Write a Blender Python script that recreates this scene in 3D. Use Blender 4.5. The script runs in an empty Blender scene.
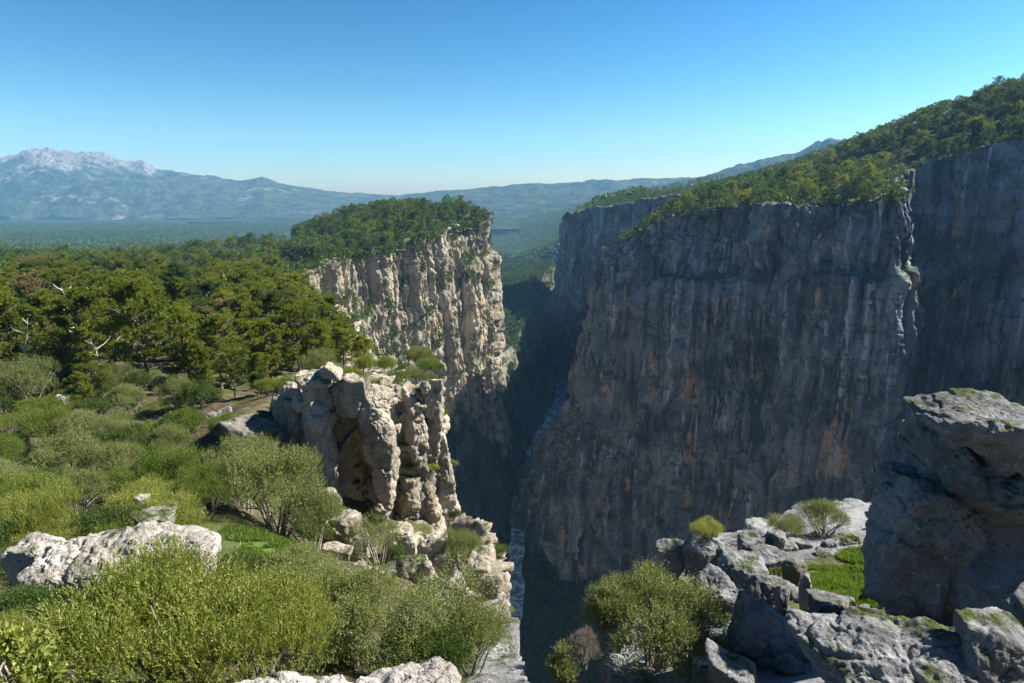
import bpy, bmesh, math, time
import numpy as np
from mathutils import Vector, Matrix
R = math.radians
T0 = time.time()
scene = bpy.context.scene
COL = scene.collection

# ------------------------------------------------------------------ camera maths
F, PITCH = 667.0, R(12.2)
CP, SP = math.cos(PITCH), math.sin(PITCH)

def at(px, py, d):
    """point seen at pixel (px, py) whose forward distance is d metres"""
    v = (341.5 - py) / F
    y, z, x = CP + SP * v, -SP + CP * v, (px - 512) / F
    return np.array([x / y * d, d, z / y * d])

def xat(px, d, z):
    """x of a point seen in pixel column px, at forward distance d and height z"""
    return (px - 512) / F * (d * CP - z * SP)

# ------------------------------------------------------------------ noise
def _hash(ix, iy, iz, seed):
    h = (ix.astype(np.uint32) * np.uint32(374761393) + iy.astype(np.uint32) * np.uint32(668265263)
         + iz.astype(np.uint32) * np.uint32(2147483647) + np.uint32((seed * 974634777 + 12345) & 0xffffffff))
    h = (h ^ (h >> np.uint32(13))) * np.uint32(1274126177)
    h = (h ^ (h >> np.uint32(16))) * np.uint32(2246822519)
    h ^= h >> np.uint32(15)
    return h.astype(np.float64) / 4294967295.0

def vnoise(p, seed=0):
    """value noise in -1..1, p is (n,3)"""
    p = np.asarray(p, float)
    i = np.floor(p).astype(np.int64)
    f = p - i
    f = f * f * f * (f * (f * 6 - 15) + 10)
    x, y, z = i[:, 0], i[:, 1], i[:, 2]
    fx, fy, fz = f[:, 0], f[:, 1], f[:, 2]
    out = 0
    for a in (0, 1):
        wa = fx if a else 1 - fx
        for b in (0, 1):
            wb = fy if b else 1 - fy
            for c in (0, 1):
                wc = fz if c else 1 - fz
                out = out + wa * wb * wc * _hash(x + a, y + b, z + c, seed)
    return out * 2 - 1

def fbm(p, octs=4, seed=0, gain=.5):
    s, a, t = 0, 1., 0
    p = np.asarray(p, float)
    for o in range(octs):
        s = s + a * vnoise(p, seed + o * 17)
        t += a; a *= gain; p = p * 2.03 + 11.3
    return s / t * 1.5

def ridged(p, octs=3, seed=0):
    s, a, t = 0, 1., 0
    p = np.asarray(p, float)
    for o in range(octs):
        s = s + a * (1 - np.abs(vnoise(p, seed + o * 31)) * 2)
        t += a; a *= .5; p = p * 2.1 + 5.7
    return s / t

def worley(p, seed=0, jit=.9):
    """nearest and second nearest distance, and a random per cell"""
    p = np.asarray(p, float)
    i = np.floor(p).astype(np.int64)
    f1 = np.full(len(p), 9.); f2 = f1.copy(); cid = np.zeros(len(p))
    for a in (-1, 0, 1):
        for b in (-1, 0, 1):
            for c in (-1, 0, 1):
                q = i + np.array([a, b, c])
                r = np.stack([_hash(q[:, 0], q[:, 1], q[:, 2], seed + k) for k in (1, 2, 3)], 1)
                d = np.sqrt((((q + .5 + (r - .5) * jit) - p) ** 2).sum(1))
                m = d < f1
                f2 = np.where(m, f1, np.minimum(f2, d))
                cid = np.where(m, r[:, 0], cid)
                f1 = np.where(m, d, f1)
    return f1, f2, cid

def sstep(a, b, x):
    t = np.clip((x - a) / (b - a), 0, 1)
    return t * t * (3 - 2 * t)

# ------------------------------------------------------------------ object helpers
def make_mesh(name, verts, faces, mats, midx=None, smooth=True, attrs=None):
    """verts (n,3); faces: (m,k) array or a list of such arrays (one k each)"""
    me = bpy.data.meshes.new(name)
    if not isinstance(faces, list): faces = [faces]
    faces = [np.asarray(f, np.int32) for f in faces if len(f)]
    nf = sum(len(f) for f in faces); nl = sum(f.size for f in faces)
    me.vertices.add(len(verts)); me.loops.add(nl); me.polygons.add(nf)
    me.vertices.foreach_set('co', np.asarray(verts, np.float32).ravel())
    me.loops.foreach_set('vertex_index', np.concatenate([f.ravel() for f in faces]))
    tot = np.concatenate([np.full(len(f), f.shape[1], np.int32) for f in faces])
    st = np.zeros(nf, np.int32); st[1:] = np.cumsum(tot)[:-1]
    me.polygons.foreach_set('loop_start', st)
    if not isinstance(mats, (list, tuple)): mats = [mats]
    for m in mats: me.materials.append(m)
    if midx is not None: me.polygons.foreach_set('material_index', np.asarray(midx, np.int32))
    me.polygons.foreach_set('use_smooth', np.full(nf, smooth, bool))
    for k, v in (attrs or {}).items():
        a = me.attributes.new(k, 'FLOAT', 'POINT'); a.data.foreach_set('value', np.asarray(v, np.float32))
    me.update(calc_edges=True)
    return me

def link(name, me, parent=None, loc=None, rotz=None, scale=None):
    o = bpy.data.objects.new(name, me); COL.objects.link(o)
    if parent is not None: o.parent = parent
    if loc is not None: o.location = tuple(float(c) for c in loc)
    if rotz is not None: o.rotation_euler = (0, 0, float(rotz))
    if scale is not None: o.scale = (float(scale),) * 3 if np.isscalar(scale) else tuple(float(c) for c in scale)
    return o

def tag(o, label=None, cat=None, group=None, kind=None):
    if label: o['label'] = label
    if cat: o['category'] = cat
    if group: o['group'] = group
    if kind: o['kind'] = kind
    return o

def grid_faces(nu, nv):
    i = np.arange(nu - 1)[:, None] * nv + np.arange(nv - 1)[None]
    return np.stack([i, i + nv, i + nv + 1, i + 1], -1).reshape(-1, 4)

def catmull(keys, n):
    """resample the rows of keys (first two columns: plan x, y) evenly along a smooth curve"""
    k = np.asarray(keys, float)
    k = np.vstack([2 * k[0] - k[1], k, 2 * k[-1] - k[-2]])
    out = []
    for j in range(1, len(k) - 2):
        t = np.linspace(0, 1, 60, endpoint=False)[:, None]
        a, b, c, d = k[j - 1], k[j], k[j + 1], k[j + 2]
        out.append(.5 * ((2 * b) + (c - a) * t + (2 * a - 5 * b + 4 * c - d) * t ** 2 + (3 * b - a - 3 * c + d) * t ** 3))
    out = np.vstack(out + [k[-2:-1]])
    s = np.concatenate([[0], np.cumsum(np.hypot(*np.diff(out[:, :2], axis=0).T))])
    u = np.linspace(0, s[-1], n)
    return np.stack([np.interp(u, s, out[:, c]) for c in range(k.shape[1])], 1), u

# ------------------------------------------------------------------ material helpers
class NT:
    def __init__(self, name, rough=.9, spec=.2):
        self.m = bpy.data.materials.new(name); self.m.use_nodes = True
        self.t = self.m.node_tree; self.n = self.t.nodes
        self.b = self.n['Principled BSDF']; self.out = self.n['Material Output']
        self.b.inputs['Roughness'].default_value = rough
        self.b.inputs['Specular IOR Level'].default_value = spec
        self._pos = None
    def put(self, sock, v):
        if hasattr(v, 'is_output') or isinstance(v, bpy.types.NodeSocket): self.t.links.new(v, sock)
        else:
            if sock.type == 'RGBA' and not np.isscalar(v) and len(v) == 3: v = (*v, 1)
            sock.default_value = v
    def pos(self):
        if self._pos is None: self._pos = self.n.new('ShaderNodeNewGeometry')
        return self._pos.outputs['Position']
    def geo(self, s):
        self.pos(); return self._pos.outputs[s]
    def obj(self):
        return self.n.new('ShaderNodeTexCoord').outputs['Object']
    def mapv(self, vec, scale, loc=(0, 0, 0)):
        m = self.n.new('ShaderNodeMapping'); self.put(m.inputs['Vector'], vec)
        m.inputs['Scale'].default_value = (scale,) * 3 if np.isscalar(scale) else scale
        m.inputs['Location'].default_value = loc
        return m.outputs[0]
    def noise(self, vec, scale=1, detail=4, rough=.55, dist=0, lo=None, hi=None):
        t = self.n.new('ShaderNodeTexNoise'); self.put(t.inputs['Vector'], vec)
        t.inputs['Scale'].default_value = scale; t.inputs['Detail'].default_value = detail
        t.inputs['Roughness'].default_value = rough; t.inputs['Distortion'].default_value = dist
        o = t.outputs['Fac']
        return o if lo is None else self.ramp(o, lo, hi)
    def voro(self, vec, scale=1, feature='F1', out='Distance'):
        t = self.n.new('ShaderNodeTexVoronoi'); t.feature = feature
        self.put(t.inputs['Vector'], vec); t.inputs['Scale'].default_value = scale
        return t.outputs[out]
    def ramp(self, v, lo, hi, a=0., b=1., smooth=True):
        r = self.n.new('ShaderNodeMapRange'); self.put(r.inputs['Value'], v)
        if smooth: r.interpolation_type = 'SMOOTHSTEP'
        for k, x in zip(('From Min', 'From Max', 'To Min', 'To Max'), (lo, hi, a, b)): r.inputs[k].default_value = x
        return r.outputs[0]
    def math(self, op, a, b=0., c=None):
        m = self.n.new('ShaderNodeMath'); m.operation = op
        self.put(m.inputs[0], a); self.put(m.inputs[1], b)
        if c is not None: self.put(m.inputs[2], c)
        return m.outputs[0]
    def mix(self, f, a, b, mode='MIX'):
        m = self.n.new('ShaderNodeMix'); m.data_type = 'RGBA'; m.blend_type = mode
        self.put(m.inputs[0], f); self.put(m.inputs[6], a); self.put(m.inputs[7], b)
        return m.outputs[2]
    def attr(self, name):
        a = self.n.new('ShaderNodeAttribute'); a.attribute_name = name
        return a.outputs['Fac']
    def sep(self, vec, i):
        s = self.n.new('ShaderNodeSeparateXYZ'); self.put(s.inputs[0], vec); return s.outputs[i]
    def bump(self, h, dist, strength=1., prev=None):
        b = self.n.new('ShaderNodeBump'); self.put(b.inputs['Height'], h)
        b.inputs['Distance'].default_value = dist; b.inputs['Strength'].default_value = strength
        if prev is not None: self.put(b.inputs['Normal'], prev)
        return b.outputs[0]
    def done(self, col, normal=None):
        self.put(self.b.inputs['Base Color'], col)
        if normal is not None: self.put(self.b.inputs['Normal'], normal)
        return self.m

def rock_mat(name, base, dark, warm, size, streak=0., warm_amt=.5, green=0., lichen=.3, warm_lo=.56, ochre=False, pale=1.35):
    """weathered limestone; size is the metre scale of its features"""
    k = NT(name, .92, .15); P = k.pos(); up = k.sep(k.geo('True Normal'), 2)
    n1 = k.noise(P, .22 / size, 6, .6)
    n2 = k.noise(P, 1.1 / size, 6, .65)
    n3 = k.noise(P, 5. / size, 5, .7)
    col = k.mix(k.ramp(n1, .34, .66), dark, base)
    col = k.mix(k.ramp(n2, .52, .78, 0, .6), col, tuple(min(1, c * 1.45) for c in base))
    if streak:
        V = k.mapv(P, (.55 / size, .55 / size, .035 / size))
        s1 = k.noise(V, 1, 6, .6, .4)
        col = k.mix(k.ramp(s1, .50, .68, 0, streak), col, tuple(c * .42 for c in dark))
        V2 = k.mapv(P, (.9 / size, .9 / size, .03 / size), (7, 3, 1))
        s2 = k.noise(V2, 1, 5, .6, .2)
        col = k.mix(k.ramp(s2, .54, .70, 0, streak * .8), col, tuple(min(1, c * pale) for c in base))
    W = k.mapv(P, (.34 / size, .34 / size, .10 / size), (3, 9, 4))
    w = k.noise(W, 1, 5, .6, .6)
    col = k.mix(k.ramp(w, warm_lo, warm_lo + .08, 0, warm_amt), col, warm)
    if ochre:
        oc = k.attr('ochre')
        col = k.mix(k.ramp(k.math('MULTIPLY', oc, k.ramp(n2, .2, .7, .55, 1.2)), .1, .8), col, k.mix(k.ramp(n3, .35, .65), (.38, .245, .12), (.62, .47, .28)))
    if lichen:
        l = k.noise(P, 2.6 / size, 5, .75)
        col = k.mix(k.ramp(l, .58, .70, 0, lichen), col, (.05, .05, .045))
        l2 = k.noise(k.mapv(P, 1, (5, 1, 8)), 3.3 / size, 4, .75)
        col = k.mix(k.ramp(l2, .60, .70, 0, lichen * .9), col, (.56, .55, .51))
    if streak > .5:                                              # joints and bedding planes
        jn = k.n.new('ShaderNodeTexNoise'); k.put(jn.inputs['Vector'], P); jn.inputs['Scale'].default_value = .5 / size; jn.inputs['Detail'].default_value = 3
        ad = k.n.new('ShaderNodeVectorMath'); ad.operation = 'MULTIPLY_ADD'; k.put(ad.inputs[0], jn.outputs['Color']); ad.inputs[1].default_value = (.9 * size,) * 3; k.put(ad.inputs[2], P)
        jt = k.voro(k.mapv(ad.outputs[0], (.42 / size, .42 / size, .075 / size)), 1, 'DISTANCE_TO_EDGE')
        patch = k.ramp(k.noise(P, .3 / size, 3, .6), .42, .6)
        crack = k.math('MULTIPLY', k.ramp(jt, .0, .045, 1, 0), patch)
        bd = k.math('ABSOLUTE', k.math('SUBTRACT', k.noise(k.mapv(ad.outputs[0], (.03 / size, .03 / size, .55 / size)), 1, 2, .5), .5))
        crack = k.math('MAXIMUM', crack, k.math('MULTIPLY', k.ramp(bd, 0, .014, .8, 0), k.ramp(n1, .4, .6)))
        col = k.mix(k.math('MULTIPLY', crack, .85), col, tuple(c * .3 for c in dark))
    pit = k.voro(P, 7. / size)
    col = k.mix(k.ramp(pit, .03, .22, .45, 0), col, tuple(c * .35 for c in dark))
    if green:
        g = k.noise(P, .5 / size, 5, .7)
        gm = k.math('MULTIPLY', k.ramp(up, .45, .8), k.ramp(g, .5 - .25 * green, .62 - .2 * green))
        gcol = k.mix(k.ramp(n3, .35, .65), (.03, .045, .014), (.08, .095, .03))
        col = k.mix(gm, col, gcol)
    nb = k.bump(n2, .35 * size, .8)
    nb = k.bump(n3, .10 * size, .9, nb)
    nb = k.bump(k.noise(P, 22. / size, 4, .7), .022 * size, .8, nb)
    nb = k.bump(k.ramp(k.math('ABSOLUTE', k.math('SUBTRACT', k.noise(k.mapv(P, (1, 1, 1.7), (2, 6, 3)), .8 / size, 5, .6), .5)), 0, .03), .10 * size, .5, nb)
    return k.done(col, nb)
# ------------------------------------------------------------------ lie of the land
# plan of the gorge rim, metres, eye at the origin, y forward
RIM_NEAR_LEFT = [(.35, 4.2), (.2, 7), (.0, 10.5), (-.1, 14), (-.3, 19), (-.4, 25), (-1.6, 31), (-3.4, 38), (-6.2, 47), (-11, 60), (-19, 85), (-31, 125), (-58, 200), (-90, 270)]
RIM_MESA = [(-98, 305), (-90, 340), (-66, 375), (-46, 410), (-28, 436), (-18, 452), (-19, 470), (-32, 500), (-66, 580), (-120, 760)]
RIM_FAR = [(-200, 1100), (-260, 1650), (420, 1650), (260, 1200), (150, 1000), (96, 900), (76, 860), (84, 820), (112, 760), (146, 690), (160, 620), (156, 560), (140, 512), (116, 474)]
RIM_BUTTE = [(96, 446), (77, 424), (74, 408), (86, 386), (112, 350), (140, 315), (152, 294), (161, 287), (168, 292), (180, 320), (200, 372)]
RIM_BACK = [(226, 398), (246, 394), (268, 362), (290, 330), (330, 270), (420, 180), (520, 90)]
RIM_NEAR_RIGHT = [(300, 42), (120, 30), (60, 27), (30, 27), (16, 28), (10, 26), (6.6, 23), (4.4, 19), (2.9, 15), (1.9, 11), (1.2, 7), (.8, 4.6)]
POLY = np.array(RIM_NEAR_LEFT + RIM_MESA + RIM_FAR + RIM_BUTTE + RIM_BACK + RIM_NEAR_RIGHT)
RIVER = np.array([(60, 20), (34, 70), (12, 150), (0, 230), (-5, 290), (-1, 340), (6, 420), (12, 470), (23, 540), (37, 590), (53, 680), (57, 740), (57, 850), (60, 940), (72, 1010), (110, 1250), (140, 1660)], float)

def seg_dist(x, y, pts, closed=False):
    d = np.full(x.shape, 1e9)
    n = len(pts)
    for i in range(n if closed else n - 1):
        a, b = pts[i], pts[(i + 1) % n]
        vx, vy = b[0] - a[0], b[1] - a[1]
        t = np.clip(((x - a[0]) * vx + (y - a[1]) * vy) / (vx * vx + vy * vy), 0, 1)
        d = np.minimum(d, np.hypot(x - a[0] - t * vx, y - a[1] - t * vy))
    return d

def gorge_sd(x, y):
    """signed distance to the gorge rim, positive on the land"""
    ins = np.zeros(x.shape, bool); n = len(POLY)
    for i in range(n):
        (xa, ya), (xb, yb) = POLY[i], POLY[(i + 1) % n]
        if ya == yb: continue
        c = ((ya > y) != (yb > y)) & (x < (xb - xa) * (y - ya) / (yb - ya) + xa)
        ins ^= c
    d = seg_dist(x, y, POLY, True)
    return np.where(ins, -d, d)

CTRL = []
def cz(px, d, z): CTRL.append((xat(px, d, z), d, z))
for a in range(0, 360, 30): CTRL.append((1.2 * math.cos(R(a)), 1.2 * math.sin(R(a)), -1.75))
for a in range(180, 361, 30): CTRL.append((12 * math.cos(R(a)), 12 * math.sin(R(a)), -2.5)); CTRL.append((200 * math.cos(R(a)), 200 * math.sin(R(a)), 5)); CTRL.append((3000 * math.cos(R(a)), 3000 * math.sin(R(a)), 40))
for px in (-300, -100, 100, 300, 500, 700, 900, 1100, 1300):
    lo = .9 if 450 < px < 800 else 0
    cz(px, 5, -4.3 - lo * .6); cz(px, 9, -7.4 - lo); cz(px, 12, -9.2 - lo * .6)
for px in (-500, -200, 0, 150, 280): cz(px, 16, -10.9); cz(px, 22, -12.3)
cz(420, 16, -12.2); cz(420, 22, -14.6); cz(490, 20, -15); cz(490, 26, -17.2); cz(400, 27, -16.2); cz(440, 32, -18.5)
for px in (-500, -200, 0, 150, 230): cz(px, 28, -13.6); cz(px, 37, -15)
cz(330, 28, -16.3); cz(330, 36, -20.5); cz(390, 38, -21.5); cz(450, 42, -22.5); cz(265, 40, -14.2)
cz(300, 46, -14.3); cz(350, 48, -14.2); cz(400, 52, -14.8); cz(430, 60, -17)
for px in (-500, -200, 0, 100, 200, 300): cz(px, 54, -16.3)
for px in (-500, -200, 0, 150, 300, 400): cz(px, 75, -19)
for px in (-600, -200, 0, 200, 380): cz(px, 110, -22)
for px in (-600, -200, 0, 200, 330): cz(px, 200, -29)
for px in (-600, -200, 0, 100, 220): cz(px, 310, -35)
cz(300, 305, -34); cz(320, 345, -33); cz(400, 378, -28); cz(455, 415, -22); cz(495, 445, -17); cz(480, 470, -11); cz(420, 450, -14); cz(430, 540, -10.5); cz(380, 540, -12); cz(480, 530, -10); cz(350, 510, -16); cz(325, 510, -22); cz(300, 515, -29); cz(270, 515, -37); cz(310, 440, -33); cz(250, 440, -34)
cz(500, 640, -16); cz(430, 640, -20); cz(340, 640, -40); cz(430, 900, -80)
for px in (-600, -200, 0, 150): cz(px, 440, -42); cz(px, 620, -66)
for px in (-900, -300, 0, 200, 400): cz(px, 950, -96); cz(px, 1500, -112); cz(px, 3000, -125); cz(px, 5200, -118); cz(px, 9000, -100)
for px in (520, 620, 800, 1100): cz(px, 1800, -168 if px < 600 else -30); cz(px, 2700, -150 if px < 600 else 0); cz(px, 5200, -60); cz(px, 9000, 0)
# right hand side
cz(700, 16, -11.3); cz(850, 16, -10.9); cz(1000, 16, -10.3); cz(760, 22, -12.6); cz(880, 25, -12.6); cz(1050, 24, -11.8); cz(1300, 24, -11)
cz(640, 405, -25); cz(665, 395, -15); cz(700, 380, -7); cz(760, 350, -4); cz(830, 318, -2); cz(895, 290, 0)
cz(640, 440, -18); cz(700, 470, -2); cz(760, 450, 5); cz(830, 430, 13); cz(880, 415, 16); cz(850, 350, 5); cz(790, 390, 2)
cz(915, 405, 20); cz(960, 390, 22); cz(1024, 350, 24); cz(1150, 280, 28)
cz(930, 440, 38); cz(975, 430, 46); cz(1024, 410, 50); cz(1150, 350, 62); cz(1300, 300, 66)
cz(700, 620, 4); cz(800, 620, 22); cz(900, 620, 60); cz(1024, 620, 80)
cz(575, 865, -20); cz(625, 790, -8); cz(690, 710, 2); cz(600, 960, -10); cz(690, 900, 8); cz(800, 900, 50); cz(1000, 900, 80)
CTRL = np.array(CTRL)

def logpol(x, y):
    r = np.hypot(x, y) + .5
    th = np.arctan2(x, y)
    lr = np.log(r) * .62
    return np.stack([th, lr], -1)
_cp = logpol(CTRL[:, 0], CTRL[:, 1])
def _tps(d2): return .5 * d2 * np.log(d2 + 1e-12)
_vals = CTRL[:, 2] / (np.hypot(CTRL[:, 0], CTRL[:, 1]) + 4)      # work in slopes seen from the eye
_K = _tps(((_cp[:, None] - _cp[None]) ** 2).sum(-1)) + np.eye(len(_cp)) * 2e-4
_Pm = np.c_[np.ones(len(_cp)), _cp]
_A = np.block([[_K, _Pm], [_Pm.T, np.zeros((3, 3))]])
_w = np.linalg.solve(_A, np.r_[_vals, 0, 0, 0])

def floor_z(y): return np.interp(y, [240, 285, 352, 430], [-320., -285., -232., -203.])

def plateau(x, y):
    q = logpol(x, y); out = np.empty(len(x))
    for s in range(0, len(x), 40000):
        k = q[s:s + 40000]
        out[s:s + 40000] = _tps(((k[:, None] - _cp[None]) ** 2).sum(-1)) @ _w[:-3] + np.c_[np.ones(len(k)), k] @ _w[-3:]
    r = np.hypot(x, y)
    h = out * (r + 4)
    p = np.stack([x, y, 0 * x], 1)
    h = h + .012 * np.minimum(r, 60) * fbm(p / 4., 4, 3) * sstep(2, 8, r)
    h = h + sstep(60, 250, r) * 1.2 * fbm(p / 25., 3, 5)
    h = h + sstep(700, 1600, r) * 14 * fbm(p / 420., 5, 9) + sstep(1500, 5000, r) * 22 * fbm(p / 1500., 4, 19)
    return h

def ground_h(x, y):
    x, y = np.atleast_1d(np.asarray(x, float)), np.atleast_1d(np.asarray(y, float))
    sd = gorge_sd(x, y); r = np.hypot(x, y)
    top = plateau(x, y)
    p = np.stack([x, y, 0 * x], 1)
    rv = seg_dist(x, y, RIVER)
    west = sstep(-4, 4, np.interp(y, RIVER[:, 1], RIVER[:, 0]) - x)
    fl = floor_z(y) + np.clip((rv - 8) * (.08 + 2.9 * west), -1, 7 + 70 * west) + 7 * fbm(p / 26., 4, 21) * sstep(6, 30, rv)
    w = np.clip(r * .012, .35, 5)
    t = sstep(-w * .6, w, sd)
    far = sstep(1250, 1640, y)                                  # the gorge opens into a wooded valley
    fl = fl * (1 - far) + far * np.minimum(top, -165 + 4 * fbm(p / 60., 3, 2))
    return fl * (1 - t) + top * t

def gh(x, y): return float(ground_h([x], [y])[0])

# one sheet of ground out to the horizon: rays of vertices from under the eye
az = np.concatenate([np.arange(-180, -66, 3.), np.arange(-66, 66, .2), np.arange(66, 181, 3.)])
rr = np.concatenate([[.05], np.geomspace(.5, 8500, 720)])
A, Rr = np.meshgrid(R(1) * az, rr, indexing='ij')
X, Y = (np.sin(A) * Rr).ravel(), (np.cos(A) * Rr).ravel()
Z = ground_h(X, Y)
SD = gorge_sd(X, Y)
rad = np.hypot(X, Y)
Zc = Z - rad ** 2 / (2 * 6.4e6)

def ground_mat():
    k = NT('ground_cover', .95, .1); P = k.pos(); up = k.sep(k.geo('True Normal'), 2)
    n1 = k.noise(P, .35, 6, .6); n2 = k.noise(P, 2.3, 5, .65); n3 = k.noise(P, 14, 4, .7)
    soil = k.mix(k.ramp(n2, .35, .65), (.05, .042, .025), (.12, .10, .06))
    grass = k.mix(k.ramp(n3, .3, .7), (.022, .036, .010), (.06, .085, .02))
    near = k.mix(k.ramp(n1, .46, .62, 0, .8), soil, grass)
    near = k.mix(k.attr('turf'), near, k.mix(k.ramp(n3, .3, .7), (.05, .10, .014), (.10, .16, .03)))
    f1 = k.noise(P, .02, 8, .65); f2 = k.voro(P, .11)
    wood = k.mix(k.ramp(f1, .38, .62), (.018, .034, .012), (.045, .065, .024))
    wood = k.mix(k.ramp(f2, .1, .7), wood, (.018, .032, .012), 'MIX')
    wood = k.mix(k.attr('meadow'), wood, (.16, .24, .05))
    bed = k.mix(k.ramp(n1, .35, .62), (.10, .10, .103), (.25, .25, .255))
    bed = k.mix(k.ramp(n3, .55, .72, 0, .7), bed, (.40, .395, .385))
    near = k.mix(k.ramp(k.math('MULTIPLY', k.attr('stone'), k.ramp(n2, .25, .6, .4, 1.4)), .35, .6), near, bed)
    col = k.mix(k.attr('far'), near, wood)
    rock = k.mix(k.ramp(n2, .3, .7), (.10, .09, .08), (.26, .24, .21))
    col = k.mix(k.ramp(up, .45, .25), col, rock)
    nb = k.bump(n2, .25, .7); nb = k.bump(n3, .05, .8, nb)
    nb = k.bump(k.math('MULTIPLY', k.math('SUBTRACT', 1., f2), k.attr('far')), 6., .8, nb)
    return k.done(col, nb)

def blob(x, y, cx, cy, r): return np.exp(-((x - cx) ** 2 + (y - cy) ** 2) / (r * r))
turf = np.clip(blob(X, Y, xat(262, 24, -13), 24, 1.7) + blob(X, Y, xat(275, 21.5, -13), 21.5, 1.4) + blob(X, Y, xat(842, 18.5, -11), 18.5, 1.9) + blob(X, Y, xat(815, 16.8, -11), 16.8, 1.0), 0, 1)
meadow = np.clip(blob(X, Y, xat(522, 2050, -165), 2050, 60) + .0, 0, 1) * 0 + np.exp(-(((X - xat(526, 2000, -165)) / 50) ** 2 + ((Y - 2000) / 130) ** 2))
GROUND_MAT = ground_mat()
g = link('ground', make_mesh('ground', np.stack([X, Y, Zc], 1), grid_faces(len(az), len(rr)), GROUND_MAT,
         attrs={'turf': turf, 'stone': np.clip(1.3 * sum(blob(X, Y, xat(a, d, -11), d, r) for a, d, r in ((700, 14, 2.6), (760, 19, 2.8), (690, 21, 1.6), (820, 14, 2.2), (870, 25, 2.6), (800, 23, 2.), (900, 10, 2.4), (470, 27, 2.2), (400, 27, 1.6))) - 1.2 * turf, 0, 1), 'meadow': np.clip(meadow * 1.6, 0, 1), 'far': sstep(60, 130, rad)}))
tag(g, 'wooded rocky ground of the plateau and gorge floor', 'ground', kind='structure')

# river: pale ribbon along the gorge floor
def river():
    c, u = catmull(np.c_[RIVER, np.zeros(len(RIVER))], 420)
    t = np.gradient(c[:, :2], axis=0); t /= np.linalg.norm(t, axis=1)[:, None]
    n = np.stack([t[:, 1], -t[:, 0]], 1)
    w = 4.6 + 2.2 * sstep(480, 620, c[:, 1]) + 1.6 * vnoise(np.c_[u / 25, 0 * u, 0 * u], 4) + 1.3 * vnoise(np.c_[u / 8, 0 * u, 0 * u], 6)
    L = np.linspace(-1, 1, 9)
    xy = c[:, None, :2] + n[:, None] * (L[None, :, None] * w[:, None, None])
    z = floor_z(xy[..., 1]) + 1.4
    k = NT('river_water', .22, .5); P = k.pos()
    fo = k.noise(k.mapv(P, (.22, .09, 1)), 1, 6, .65)
    k.put(k.b.inputs['Base Color'], k.mix(k.ramp(fo, .42, .62), (.06, .15, .20), (.42, .54, .60)))
    k.put(k.b.inputs['Normal'], k.bump(k.noise(P, .9, 4, .6), .25, .6))
    o = link('river', make_mesh('river', np.concatenate([xy.reshape(-1, 2), z.reshape(-1, 1)], 1), grid_faces(420, 9), k.m))
    tag(o, 'pale river running along the bottom of the dark gorge', 'river', kind='structure')
river()

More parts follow.
